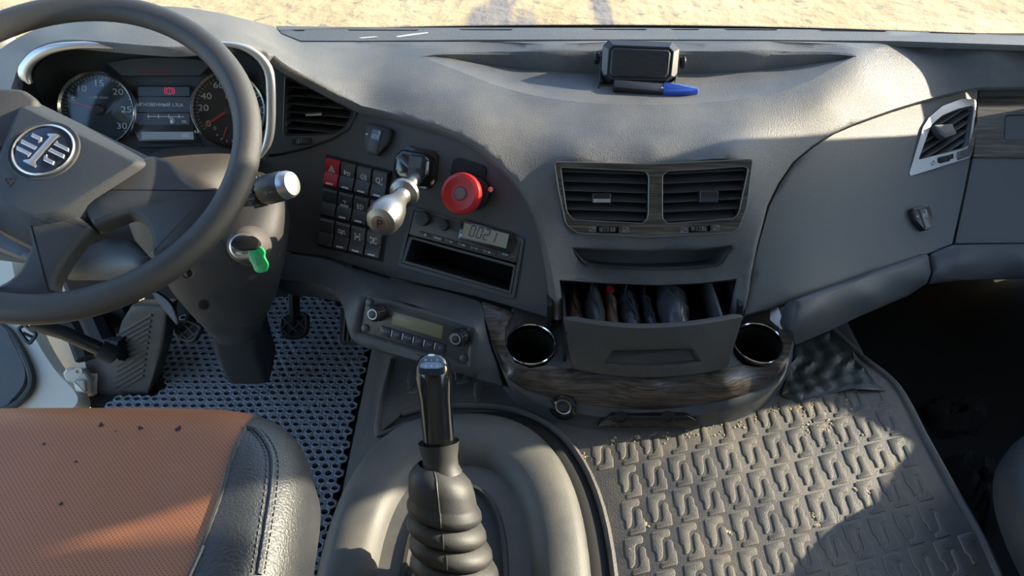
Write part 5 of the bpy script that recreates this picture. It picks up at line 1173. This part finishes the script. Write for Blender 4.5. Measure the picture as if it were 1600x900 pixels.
smooth_area = [tuple(PM.hit(*q)) for q in [(1225, 570), (1240, 530), (1310, 510), (1372, 600), (1300, 608), (1215, 628)]]
nb = 0
for r in range(-7, 12):
    for c in range(-14, 16):
        o_ = A0 + CV * c + RV * r + CV * .08 * 0
        px, py = px_of(PM.p(*o_)); 
        if py > 1080: continue
        for me, pts in ((me1, gamma), (me2, elle)):
            quad = [o_ + CV * x + RV * y for x, y in pts]
            if not insides(quad, mo_in).all() or insides(quad, wood_base).mean() > .4 or insides(quad, smooth_area).any() or insides(quad, cut).any(): continue
            ob = put('tread_block', me, None); ob.parent = tm; ob.matrix_parent_inverse = Matrix.Translation((0, 0, 0)); ob.location = (o_[0] - .3, o_[1] - .6, .0038); nb += 1
print('tread blocks', nb)
# crumpled plastic flap in the corner behind the console
S_fl = Surf([(1225, 620, tz(1225, 620, .232)), (1240, 535, tz(1240, 535, .232)), (1296, 519, tz(1296, 519, .24)), (1380, 606, tz(1380, 606, .232)), (1300, 570, tz(1300, 570, .236))])
nz = lambda Q, P: .0025 * np.sin(Q[:, 0] * .21 + 2 * np.sin(Q[:, 1] * .11)) + .002 * np.sin(Q[:, 1] * .33 + Q[:, 0] * .13) + .004 * np.exp(-((Q[:, 0] - 1240) ** 2 + (Q[:, 1] - 548) ** 2) / 300)
fl = sheet('plastic_sheet', [(1222, 615), (1236, 570), (1240, 538), (1262, 530), (1296, 518), (1330, 548), (1368, 596), (1384, 608), (1330, 607), (1290, 612), (1250, 626)], S_fl, mat('dark_green_film', (.030, .042, .038), .42, grain=.8, gscale=160, dust=.5, dcol=(.11, .12, .105), dscale=22), None, step=7, flange=.002, gap=0, disp=nz)
tag(fl, 'crumpled dark green plastic sheet lying in the mat corner beside the right cup holder', 'plastic sheet')

# ================================================================ gear lever and its cover
gc = thing('gear_lever_cover', 'dusty grey oval plastic cover ring around the gear lever base', 'cover', (G_C[0], G_C[1], ZM))
def ring(a_, b_, z, ex=2.6): return [(x, y, z) for x, y in sup(a_, b_, ex, G_C, 72)]
Z0 = ZM + .001
b = MB(); b.loft([ring(G_A, G_B, Z0), ring(G_A - .001, G_B - .001, Z0 + .010), ring(G_A - .006, G_B - .006, Z0 + .020), ring(G_A - .018, G_B - .018, Z0 + .029), ring(G_A - .035, G_B - .04, Z0 + .032), ring(G_A - .055, G_B - .065, Z0 + .030), ring(G_A - .068, G_B - .080, Z0 + .022), ring(G_A - .076, G_B - .090, Z0 + .006), ring(G_A - .078, G_B - .092, Z0 + .001)]); b.obj('cover_ring', M['surround'], gc, sharp=60)
b = MB(); 
def gring(e, z): return [(G_C[0] + (x - G_C[0]) * (1 + e * w / G_A), G_C[1] + (y - G_C[1]) * (1 + e * w / G_B), z) for x, y, _ in ring(G_A, G_B, 0) for w in [min(1, max(.08, .42 + .75 * (x - G_C[0]) / G_A))]]
b.loft([gring(.028, Z0 + .0005), gring(.014, Z0 + .003), gring(.007, Z0 + .006), gring(-.003, Z0 + .004)]); b.obj('gasket', M['matte'], gc, sharp=60)
b = MB(); b.loft([ring(G_A - .077, G_B - .091, Z0 + .003), ring(G_A - .085, G_B - .099, Z0 + .0025), ring(G_A - .108, G_B - .125, Z0 + .0015)]); b.obj('inner_flange', M['surround'], gc, sharp=60)
b = MB(); b.loft([ring(G_A - .106, G_B - .123, Z0 + .001), ring(G_A - .109, G_B - .126, Z0 + .008), ring(G_A - .114, G_B - .130, Z0 + .008), ring(G_A - .117, G_B - .133, Z0 + .001), ring(.02, .02, Z0 + .001)], cap1=True); b.obj('boot_seat', M['rubber'], gc, sharp=60)
q = W(720, 668, z=Z0 + .018); b = MB(); b.lathe(q, (0, .3, 1), [(.005, 0), (.005, .003), (0, .004)], 12); b.obj('screw', M['satin'], gc)
gl = thing('gear_lever', 'black gear lever with glossy knob and ribbed rubber boot standing on the tunnel', 'gear lever', (-.07, .45, ZM))
P1 = W(676, 566, t=.90); P0 = W(702, 905, z=.262)
gd = nrm(P1 - P0); GL = np.linalg.norm(P1 - P0)
def gp(py):   # length along the lever axis for an image row
    best = min(np.linspace(-.1, 1.15, 600), key=lambda s_: abs(px_of(P0 + gd * GL * s_)[1] - py)); return best * GL
pxm = lambda py, w: w * (np.dot(P0 + gd * gp(py) - ORG, FW)) / F_PX / 2
lk = gp(697)
b = MB(); b.lathe(P0, gd, [(pxm(697, 47), lk - .004), (pxm(690, 49), gp(690)), (pxm(650, 50), gp(650)), (pxm(620, 52), gp(620)), (pxm(606, 56), gp(604)), (pxm(590, 58), gp(588)), (pxm(575, 57), gp(574)), (pxm(565, 50), gp(563)), (pxm(560, 36), gp(556)), (pxm(560, 18), gp(552)), (0, gp(551))], 36); kn = b.obj('knob', M['gloss'], gl, sharp=60)
cp = P0 + gd * gp(563); toc = nrm(ORG - cp); pn_ = nrm(gd * .78 + toc * .6); PKN = PL(W(675, 563.5, t=np.dot(cp - ORG, FW) - .020), (1, .02, 0), pn_)
b = MB(); pl_o = PKN.poly([(652, 574), (656, 562), (668, 554), (682, 554), (692, 561), (696, 574), (686, 577), (662, 577)]); b.prism(PKN, rpoly(pl_o, .004), -.010, .0015, .0012); sp = b.obj('shift_plate', M['navy'], kn)
b = MB(); b.prism(PKN, rpoly(PKN.poly([(655, 575), (658, 570), (664, 567.5), (684, 567.5), (690, 570), (693, 575), (684, 577.5), (663, 577.5)]), .001), .0015, .0018); b.obj('plate_field', mat('pale_blue_print', (.13, .18, .25), .5), sp)
b = MB()
for k, s_ in enumerate(('R', '1', '2')): px_text(b, PKN, s_, 665 + 9 * k, 563, 4.2, .0016)
for k, s_ in enumerate(('3', '4', '5')): px_text(b, PKN, s_, 665 + 9 * k, 572.5, 4.2, .0021)
u, v = PKN.hit(674, 556.5); b.prism(PKN.at(u, v), circ(.0042, 14, ry=.0022), .0015, .0018)
b.obj('shift_pattern', M['white'], sp)
b = MB(); b.lathe(P0, gd, [(pxm(697, 50), gp(697) - .003), (pxm(697, 62), gp(696)), (pxm(690, 64), gp(690)), (pxm(700, 60), gp(702)), (pxm(715, 55), gp(716)), (pxm(728, 56), gp(728)), (pxm(738, 66), gp(738))], 36, caps=False); b.obj('boot_collar', M['bootrub'], gl, sharp=70)
# bellows: folds get wider towards the floor and lean to the right
b = MB(); rings = []; n = 44
ctr = [(728, 682, 58), (737, 686, 82), (747, 688, 98), (762, 690, 105), (780, 692, 108)]
folds = [(792, 693, 110), (822, 697, 117), (852, 703, 124), (882, 709, 132), (914, 714, 141), (946, 718, 150)]
def bring(py, cx, w, tilt=.26):
    t_ = np.dot(P0 + gd * gp(py) - ORG, FW); c = W(cx, py, t=t_); r = w / 2 * t_ / F_PX; x = np.array([1.0, 0, 0]); x = nrm(x - (x @ gd) * gd + gd * -tilt); y_ = nrm(np.cross(gd, x))
    return [c + r * (math.cos(a) * x + math.sin(a) * y_) for a in np.linspace(0, 2 * math.pi, n + 1)[:-1]]
for q in ctr: rings.append(bring(*q))
for k, (py, cx, w) in enumerate(folds):
    rings += [bring(py - 8, cx, w - 1), bring(py + 1, cx + 1, w + 8), bring(py + 8, cx + 1.5, w + 9), bring(py + 13, cx + 1.5, w + 2), bring(py + 13, cx + 1.5, w - 14), bring(py + 15, cx + 1.5, w - 16)]
b.loft(rings); b.obj('boot', M['bootrub'], gl, sharp=80)
b = MB(); ks = min(range(n), key=lambda k: np.linalg.norm(rings[9][k] - ORG)); seam = [r_[ks] for r_ in rings]; b.tube(seam, .0009, 5); b.obj('boot_seam', M['bootrub'], gl)

# ================================================================ seats
st = thing('driver_seat', "driver's seat cushion of perforated brown leather with black leather side bolster", 'seat', (-.47, .25, 0))
SZ, SA, SB, SCX, SCY = .507, .262, .30, -.472, .256
def seat_pt(q, dz=0.0):
    """q in unrolled seat coordinates: inside 1 the top, beyond it the rolled side"""
    q = np.asarray(q, float); ex = 5.0; rho = (abs(q[0]) ** ex + abs(q[1]) ** ex) ** (1 / ex); rr = max(rho, 1e-9); R = .062
    L0 = .80
    if rho <= L0: k = rho; z = SZ
    else:
        s_ = (rho - L0) * .28 / R
        if s_ < math.pi / 2: k = L0 + (R / .28) * math.sin(s_); z = SZ - R * (1 - math.cos(s_))
        else: k = L0 + R / .28; z = SZ - R - (s_ - math.pi / 2) * R
    x, y = q[0] / rr * k * SA, q[1] / rr * k * SB
    z += .020 * max(0, (x / SA - .45)) ** 1.0 * (1 if rho <= L0 else max(0, 1 - (rho - L0) * 2)) + .012 * max(0, y / SB)
    z += .006 * math.exp(-((x - .14) / .03) ** 2) * 0
    return np.array([SCX + x, SCY + y, z + dz])
def seat_q(px, py):   # seat coordinates of a point seen in the picture, by search on the modelled surface
    q = np.array([(W(px, py, z=SZ)[0] - SCX) / SA, (W(px, py, z=SZ)[1] - SCY) / SB])
    for _ in range(40):
        e = np.array(px_of(seat_pt(q))) - (px, py)
        J = np.array([(np.array(px_of(seat_pt(q + d))) - np.array(px_of(seat_pt(q)))) / .01 for d in (np.array([.01, 0]), np.array([0, .01]))]).T
        q = q - np.clip(np.linalg.lstsq(J, e, rcond=None)[0], -.08, .08)
    return q
ln = [seat_q(*q) for q in ((403, 649), (388, 664), (372, 690), (358, 725), (346, 770), (330, 815), (314, 855), (298, 895))]
ln = [np.array([ln[0][0] + .02, 1.32]), np.array([ln[0][0] + .01, 1.15])] + [np.array(q) for q in ln[1:]] + [np.array([ln[-1][0] - .12, -.5]), np.array([ln[-1][0] - .16, -1.3])]
ln = cr(ln, 4)
def seat_part(nm, ol, m, lift=0.0, step=.05):
    v2, tr, L = cdt(ol, [], step); b = MB(); b.add([seat_pt(q, lift) for q in v2], tr); return b.obj(nm, m, st, sharp=70)
seat_part('cushion_panel', [tuple(q) for q in ln] + [(-1.3, -1.3), (-1.32, 0), (-1.3, 1.32)], M['brown'])
seat_part('side_bolster', [tuple(q) for q in ln] + [(1.3, -1.3), (1.34, 0), (1.3, 1.32)], M['leather'])
b = MB(); b.tube([seat_pt(q) for q in ln[2:]], .0022, 6); b.obj('panel_seam', M['leather'], st)
s1 = cr([seat_q(*q) for q in ((386, 668), (400, 672), (416, 690), (426, 716), (425, 760), (418, 810), (410, 860), (404, 898))], 5)
b = MB(); b.tube([seat_pt(q, .0005) for q in s1], .0028, 6); b.obj('piping', M['leather'], st)
for d in (-.022, .022):
    b = MB(); pts = [seat_pt(np.asarray(q) + np.array([d, d * .3]), .0008) for q in s1]
    for k in range(0, len(pts) - 1): b.tube([pts[k], pts[k] * .4 + pts[k + 1] * .6], .0006, 4)
    o = b.obj('stitching', M['lip'], st); o['kind'] = 'stuff'
b = MB()
for px, py, s_ in ((158, 664, 4), (219, 669, 4), (279, 670, 4.5), (119, 722, 2.6), (96, 787, 2.6), (69, 694, 2.5), (181, 674, 1.5)):
    c = seat_pt(seat_q(px, py), .0006); r = s_ * .75 / F_PX; a0 = random.random() * 6
    b.add([c + np.array([r * (1 + .4 * math.sin(3 * a + a0)) * math.cos(a), r * (1 + .4 * math.cos(2 * a + a0)) * math.sin(a), .0]) for a in np.linspace(0, 6.28, 11)[:-1]], [tuple(range(10))])
o = b.obj('burn_holes', M['matte'], st); o['kind'] = 'stuff'
b = MB(); b.box(BX, -.70, -.32, -.02, .44, .0, .40, .02); b.obj('seat_base', M['matte'], st)
# passenger's seat, only its near corner shows
ps = thing('passenger_seat', 'black leather passenger seat corner with pale stitching at the right edge', 'seat', (.92, .28, 0))
PZ, PA, PB_, PCX, PCY = .350, .30, .30, .922, .40
def pseat(u, v, dz=0):
    rho = (abs(u) ** 3 + abs(v) ** 3) ** (1 / 3); rr = max(rho, 1e-9); R = .06
    s_ = max(0, (rho - .8) * .3 / R); k = rho if rho <= .8 else .8 + R / .3 * math.sin(min(s_, math.pi / 2)); z = PZ - (R * (1 - math.cos(min(s_, math.pi / 2))) + max(0, s_ - math.pi / 2) * R)
    return np.array([PCX + u / rr * k * PA, PCY + v / rr * k * PB_, z + dz])
b = MB(); n = 64; rings = [[pseat(k * np.sign(math.cos(a)) * abs(math.cos(a)) ** (2 / 3), k * np.sign(math.sin(a)) * abs(math.sin(a)) ** (2 / 3)) for a in np.linspace(0, 2 * math.pi, n + 1)[:-1]] for k in (.02, .4, .7, .8, .86, .92, .98, 1.04, 1.1, 1.16)]
b.loft(rings, cap0=True, cap1=True); b.obj('cushion', M['leather'], ps, sharp=70)
b = MB()
lp_ = [pseat(.90 * np.sign(math.cos(a)) * abs(math.cos(a)) ** (2 / 3), .90 * np.sign(math.sin(a)) * abs(math.sin(a)) ** (2 / 3), .0006) for a in np.linspace(math.pi * .45, math.pi * 1.4, 120)]
for k in range(0, 119): b.tube([lp_[k], lp_[k] * .45 + lp_[k + 1] * .55], .0009, 4)
o = b.obj('stitching', M['thread'], ps); o['kind'] = 'stuff'
b = MB(); b.tube([pseat(.88 * np.sign(math.cos(a)) * abs(math.cos(a)) ** (2 / 3), .88 * np.sign(math.sin(a)) * abs(math.sin(a)) ** (2 / 3)) for a in np.linspace(0, 2 * math.pi, 80)[:-1]], .0022, 6, True); b.obj('piping', M['leather'], ps)
b = MB(); b.box(BX, .78, 1.15, .12, .55, .0, .26, .02); b.obj('seat_base', M['matte'], ps)

# ================================================================ pedals, foot rest, bar
def pedal(nm, label, pts, t, n_, arm, kind):
    pl = PL(W(*pts[0], t=t), (1, 0, 0), n_); t_ = thing(nm, label, 'pedal', pl.P(sum(p_[0] for p_ in pts) / len(pts), sum(p_[1] for p_ in pts) / len(pts)), None)
    o = rpoly(pl.poly(pts), .008, 4); b = MB(); b.prism(pl, o, -.010, 0, .002); pad_ = b.obj('pad', M['rubber'], t_)
    us, vs = [q[0] for q in o], [q[1] for q in o]; b = MB(); i_ = offs(o, .004); 
    if kind == 'grid':
        ang = .75
        for sg in (1, -1):
            c, s_ = math.cos(ang * sg), math.sin(ang * sg); rt = [(x * c + y * s_, -x * s_ + y * c) for x, y in i_]; qv = [q[1] for q in rt]
            for v in np.arange(min(qv) + .006, max(qv), .016):
                sp_ = spans([tuple(q) for q in rt], v)
                if sp_: b.tube([pl.p(*(sp_[0] * c - v * s_, sp_[0] * s_ + v * c), .001), pl.p(*(sp_[1] * c - v * s_, sp_[1] * s_ + v * c), .001)], .0022, 5)
        b.tube([pl.p(*q, .0005) for q in i_], .0024, 5, True)
    else:
        for u in np.arange(min(us) + .004, max(us) - .002, .0085):
            sp_ = spans([(y, x) for x, y in [tuple(q) for q in i_]], u)
            if sp_: b.tube([pl.p(u, sp_[0], .001), pl.p(u, sp_[1], .001)], .0022, 5)
    o = b.obj('tread', M['pedal'], pad_); o['kind'] = 'stuff'
    b = MB(); b.tube([pl.p((min(us) + max(us)) / 2, (min(vs) + max(vs)) / 2, -.008)] + arm, .011, 8); b.obj('arm', M['matte'], t_)
c_ = W(290, 520, t=1.50); pedal('clutch_pedal', 'black rubber clutch pedal half hidden left of the steering column', [(268, 500), (300, 500), (318, 510), (305, 532), (296, 536), (284, 534), (272, 520)], 1.47, nrm((0, -.6, .8)), [c_ + [.03, .10, .10], c_ + [.05, .20, .38]], 'grid')
c_ = W(460, 515, t=1.47); pedal('brake_pedal', 'black rubber brake pedal in shadow right of the steering column', [(437, 495), (458, 484), (482, 490), (482, 514), (475, 528), (452, 531), (441, 527), (436, 515)], 1.46, nrm((0, -.65, .76)), [c_ + [.0, .08, .12], c_ + [.0, .16, .38]], 'grid')
c_ = W(550, 525, t=1.50); pedal('accelerator_pedal', 'ribbed accelerator pedal under the climate control panel', [(531, 480), (575, 480), (572, 537), (530, 536)], 1.475, nrm((0, -.5, .86)), [c_ + [.0, .10, .10], c_ + [.0, .18, .34]], 'ribs')
fp_ = PL(W(190, 600, t=1.50), (1, 0, 0), nrm((.10, -.62, .78)))
fr_ = thing('foot_rest', 'dusty black foot rest with slanting ribs beside the open door', 'foot rest', fp_.P(190, 590))
S_fr = Surf([(150, 610, 1.50), (228, 612, 1.49), (240, 500, 1.40), (200, 500, 1.42), (140, 580, 1.50), (185, 555, 1.46)])
fb_ = sheet('foot_plate', [(145, 615), (138, 590), (132, 562), (150, 560), (172, 556), (180, 540), (190, 505), (205, 480), (260, 478), (252, 540), (238, 590), (229, 618)], S_fr, M['rubber'], fr_, step=9, flange=.03, gap=0, lip=.004)
for k in range(12):
    y = 508 + 8.6 * k; x0 = 184 + max(0, (530 - y)) * .25 - (k > 5) * (k - 5) * .8; p0_, p1_ = (x0, y + 12), (238 - k * 1.2, y - 16)
    b = MB(); b.tube([S_fr.P(*p0_), S_fr.P((p0_[0] + p1_[0]) / 2, (p0_[1] + p1_[1]) / 2), S_fr.P(*p1_)], .0028, 6); b.obj('rib', M['rubber'], fr_)
b = MB(); b.tube([W(x, y, t=t) for x, y, t in ((92, 478, 1.50), (120, 520, 1.48), (135, 560, 1.47))], .02, 8); b.tube([W(x, y, t=t) for x, y, t in ((120, 440, 1.5), (165, 540, 1.45), (195, 545, 1.44))], .025, 8)
b.box(BX, -.86, -.775, 1.10, 1.16, .02, .40, .01); fo = b.obj('side_lining', M['matte'], fr_); fo['kind'] = 'stuff'
br = thing('grab_bar', 'black round bar slanting down from the door to the foot rest', 'bar', W(160, 548, t=1.36))
b = MB(); b.tube([W(50, 505, t=1.30), W(100, 520, t=1.32), W(162, 548, t=1.36)], .0125, 14); b.obj('tube', M['black'], br)
b = MB(); b.lathe(W(160, 547, t=1.36), nrm(W(162, 548, t=1.36) - W(100, 520, t=1.32)), [(.0165, -.006), (.0175, .0), (.0175, .022), (.012, .026)], 18); b.obj('end_cap', M['matte'], br)
# carpet wads in the passenger's footwell
def wad(label, pts, z0, hgt, seed):
    r_ = np.random.default_rng(seed); b = MB(); n = 22; c = np.mean([W(*q, z=z0) for q in pts], axis=0); o = cr([W(*q, z=z0) for q in pts], 4, True); rings = []
    for k, (s_, h) in enumerate(((1.0, 0), (.92, .5), (.72, .85), (.45, 1.0), (.15, .92))):
        rings.append([c + (p_ - c) * s_ * (1 + .10 * r_.normal()) + np.array([0, 0, hgt * h * (1 + .3 * r_.normal())]) for p_ in o])
    b.loft(rings, cap1=True); return tag(b.obj('crumpled_cloth', M['carpet'], None, sharp=80), label, 'cloth')
wad('crumpled dark cloth on the floor between rubber mat and passenger seat', [(1470, 740), (1500, 715), (1545, 735), (1550, 800), (1530, 850), (1500, 820)], .002, .05, 1)
wad('flattened dark cloth by the firewall in the passenger footwell', [(1440, 640), (1490, 620), (1540, 632), (1530, 668), (1470, 680)], .002, .025, 2)

# ================================================================ loose things on the dashboard
sq = W(1000, 131, t=1.335); ZT = float(sq[2])
SX = PL(W(1000, 100, t=1.305), nrm((1, -.03, -.02)), nrm((-.06, -.80, .60)))
spk = thing('speaker', 'small black box loudspeaker in a bracket in the dashboard tray', 'speaker', sq)
o_px = [(951, 62.5), (1049, 65.5), (1061, 73), (1058, 120), (1044, 133), (949, 131), (939, 121), (941, 70)]
o_uv = SX.poly([(945, 68), (955, 63.5), (1051, 67), (1060, 76), (1056, 124), (1048, 130), (949, 128), (940, 120)])
f_uv = SX.poly([(952, 76), (1049, 80), (1044, 124), (947, 121)], .012)
b = MB(); rpf = rpoly(f_uv, .002, 2); 
def rs(p_, n=48): return resample(list(p_) + [p_[0]], n + 1)[:-1]
oo, ff_ = rs(rpoly(o_uv, .004, 2)), rs(rpoly(SX.poly([(948, 70), (958, 66), (1049, 69.5), (1056, 77), (1052, 121), (1045, 127), (952, 125), (944, 117)], .010), .003, 2))
oo = SX.poly([(951, 62.5), (1050, 66.5), (1061, 77), (1057, 122), (1046, 132), (950, 130), (939, 120), (942, 72)])
ff_ = SX.poly([(958, 70), (1046, 73.5), (1053, 81), (1049, 118), (1041, 126), (955, 124), (948, 116), (951, 77)], .012)
b.loft([[SX.p(*q, -.055) for q in offs(oo, .006)], [SX.p(*q, -.048) for q in oo], [SX.p(*q, .002) for q in oo], [SX.p(*q, .012) for q in ff_], [SX.p(*q, .012) for q in offs(ff_, .003)], [SX.p(*q, .008) for q in offs(ff_, .0035)]], cap0=True, cap1=True)
b.obj('body', M['spk'], spk, sharp=25)
def grille():
    m, nt, bs = nodes('perforated_grille'); N, L = nt.nodes, nt.links; tc = N.new('ShaderNodeTexCoord'); sp = N.new('ShaderNodeTexVoronoi'); sp.inputs['Scale'].default_value = 420; sp.inputs['Randomness'].default_value = .1
    g = N.new('ShaderNodeNewGeometry'); L.new(g.outputs['Position'], sp.inputs['Vector']); lt = N.new('ShaderNodeMath'); lt.operation = 'LESS_THAN'; lt.inputs[1].default_value = .38; L.new(sp.outputs['Distance'], lt.inputs[0])
    mx = N.new('ShaderNodeMix'); mx.data_type = 'RGBA'; L.new(lt.outputs[0], mx.inputs[0]); mx.inputs[6].default_value = (.03, .03, .032, 1); mx.inputs[7].default_value = (.004, .004, .004, 1)
    L.new(mx.outputs[2], bs.inputs['Base Color']); bs.inputs['Roughness'].default_value = .5; return m
M['grille'] = grille()
gi_ = offs(ff_, .0045); b = MB(); b.loft([[SX.p(*q, .006) for q in gi_], [SX.p(*q, .0115) for q in gi_], [SX.p(*q, .0140) for q in offs(gi_, .003)]], cap1=True); b.obj('grille', M['grille'], spk, sharp=30)
for s_, px, py in ((-1, 940, 91), (1, 1059, 97)):
    c = SX.P(px, py, -.022); b = MB(); b.lathe(c, SX.xa * s_, [(.004, -.004), (.004, .004), (.0095, .0045), (.0105, .006), (.0105, .011), (.009, .013), (0, .013)], 16)
    for k in range(12):
        a = 2 * math.pi * k / 12; x, y_ = SX.ya, SX.n; q = c + .0105 * (math.cos(a) * x + math.sin(a) * y_); b.tube([q + SX.xa * s_ * .006, q + SX.xa * s_ * .011], .0012, 4)
    b.obj('clamp_knob', M['black'], spk)
kL, kR = SX.P(940, 91, -.022) - SX.xa * .002, SX.P(1059, 97, -.022) + SX.xa * .002
bL, bR = W(935, 137, t=1.30), W(1052, 139, t=1.295)
for k_, b_ in ((kL, bL), (kR, bR)):
    b = MB(); d_ = nrm(k_ - b_); y_ = nrm(np.cross(d_, SX.xa)); b.loft([[p_ + y_ * sy * w + SX.xa * sx * .0008 for sx, sy in ((-1, -1), (1, -1), (1, 1), (-1, 1))] for p_, w in ((b_ - d_ * .004, .010), (b_ * .5 + k_ * .5, .008), (k_ + d_ * .006, .006))], cap0=True, cap1=True); b.obj('bracket_arm', M['black'], spk)
base = PL((bL + bR) / 2 + np.array([0, 0, -.004]), bR - bL, np.cross(bR - bL, (0, 1, -.15))); w_ = np.linalg.norm(bR - bL) / 2
b = MB(); b.prism(base, [(-w_, -.011), (w_, -.011), (w_, .012), (-w_, .012)], -.001, .0008, .0003); b.obj('bracket_foot', M['black'], spk)
b = MB(); b.box(base, -w_ * .55, -w_ * .15, -.003, .003, .0008, .0012); b.box(base, w_ * .1, w_ * .5, -.003, .003, .0008, .0012); b.obj('bracket_slots', M['matte'], spk)
# blue pen-like thing
pn = thing('marker_pen', 'dark marker pen with a pointed blue end lying below the loudspeaker', 'pen', W(1050, 146, t=1.275))
pt0, pt1, pt2 = W(985, 141, t=1.285), W(1052, 144, t=1.275), W(1091, 147, t=1.272)
ax_ = nrm(pt2 - pt0); LN = np.linalg.norm(pt2 - pt0); PNL = PL(pt0 + np.array([0, 0, .006]), ax_, (0, -.25, 1)); l1 = np.linalg.norm(pt1 - pt0)
b = MB(); b.prism(PNL, rpoly([(-.03, -.011), (l1 * .95, -.013), (l1 * .95, .012), (-.03, .010)], .004), -.006, .006, .003); b.obj('grip', M['black'], pn)
b = MB(); b.prism(PNL, rpoly([(l1 * .75, -.0135), (l1 * .9, -.014), (LN * .86, -.010), (LN, -.002), (LN, .004), (LN * .93, .006), (l1 * .95, .013), (l1 * .75, .012)], .003), -.0065, .0085, .004); b.obj('blue_end', M['blue'], pn)
b = MB(); b.lathe(PNL.p(l1 * .72, -.004, .0055), PNL.n, [(.0025, 0), (.0022, .002), (0, .0026)], 10); b.obj('rivet', M['satin'], pn)
# wrapped bundles in the open drawer
ob = [(.092, .116, .018, 'bag3', 'narrow brown-wrapped bundle at the left end of the open drawer'), (.118, .150, .026, 'bag2', 'grey film bundle second from the left in the open drawer'),
      (.152, .172, .020, 'bag3', 'thin bundle with a red cap in the middle left of the drawer'), (.175, .206, .022, 'bag', 'dark film bundle in the middle of the open drawer'),
      (.209, .232, .020, 'bag', 'narrow black bundle right of the drawer middle'), (.235, .285, .030, 'bag2', 'widest dark film bundle on the right in the open drawer')]
for k, (x0, x1, hh, mm, lab) in enumerate(ob):
    b = MB(); rings = []; r_ = np.random.default_rng(20 + k); n = 18
    for y in np.linspace(.825, .965, 12):
        cx, w_ = (x0 + x1) / 2 + .0015 * r_.normal(), (x1 - x0) / 2 * (1 + .05 * r_.normal()); en = min(1, .55 + 9 * min(y - .825, .965 - y))
        rings.append([np.array([cx + w_ * en * math.cos(a) * (1 + .04 * r_.normal()), y, .304 + hh * .98 + hh * en * math.sin(a) * (1 + .05 * r_.normal())]) for a in np.linspace(0, 2 * math.pi, n + 1)[:-1]])
    b.loft(rings, cap0=True, cap1=True)
    t_ = thing('wrapped_bundle', lab, 'bundle', ((x0 + x1) / 2, .89, .304), 'wrapped bundles in the open drawer'); b.obj('wrapping', M[mm], t_, sharp=70)
    if k == 2: b = MB(); b.lathe(((x0 + x1) / 2, .935, .304 + hh * 1.8), (0, -.4, .9), [(.007, -.004), (.007, .006), (.005, .008), (0, .008)], 14); b.obj('cap', M['red'], t_)
    b = MB(); b.tube([np.array([(x0 + x1) / 2 + (x1 - x0) * .2 * math.sin(y * 60), y, .304 + hh * 1.97]) for y in np.linspace(.84, .95, 8)], .0012, 5); b.obj('fold', M['bag2'], t_)

# dry sand trodden into the mat
r_ = np.random.default_rng(11); b = MB()
spots = [(1268, 784, 5, 16), (1272, 806, 5, 14), (1276, 822, 4, 8), (1345, 756, 6, 18), (1338, 764, 4, 8), (1355, 770, 5, 8), (1008, 820, 3, 5), (1140, 832, 3, 6), (985, 858, 4, 6), (1290, 668, 26, 60), (1318, 640, 20, 24), (1262, 634, 18, 30), (1240, 640, 12, 26), (910, 712, 8, 16)] + [(x, y, 9, 9) for x, y in ((960, 690), (1000, 686), (1040, 682), (1080, 679), (1120, 672), (1155, 664), (1185, 653), (1210, 640))]
for cx, cy, sp, n in spots:
    for k in range(n):
        P = W(cx + sp * r_.normal() * .7, cy + sp * .5 * r_.normal(), z=ZM + .0045); r = .0011 + .0016 * r_.random() ** 2; a0 = r_.random() * 6
        ring_ = [P + np.array([r * (.7 + .6 * r_.random()) * math.cos(a), r * (.7 + .6 * r_.random()) * math.sin(a), 0]) for a in np.linspace(a0, a0 + 6.28, 7)[:-1]]
        i0 = b.add(ring_ + [P + np.array([0, 0, r * .55])], []); b.f += [(i0 + j, i0 + (j + 1) % 6, i0 + 6) for j in range(6)]
tag(b.obj('sand_crumbs', mat('pale_sand_crumbs', (.50, .40, .25), .9), None), 'pale dry sand crumbs scattered over the rubber mat below the console', 'sand', kind='stuff')
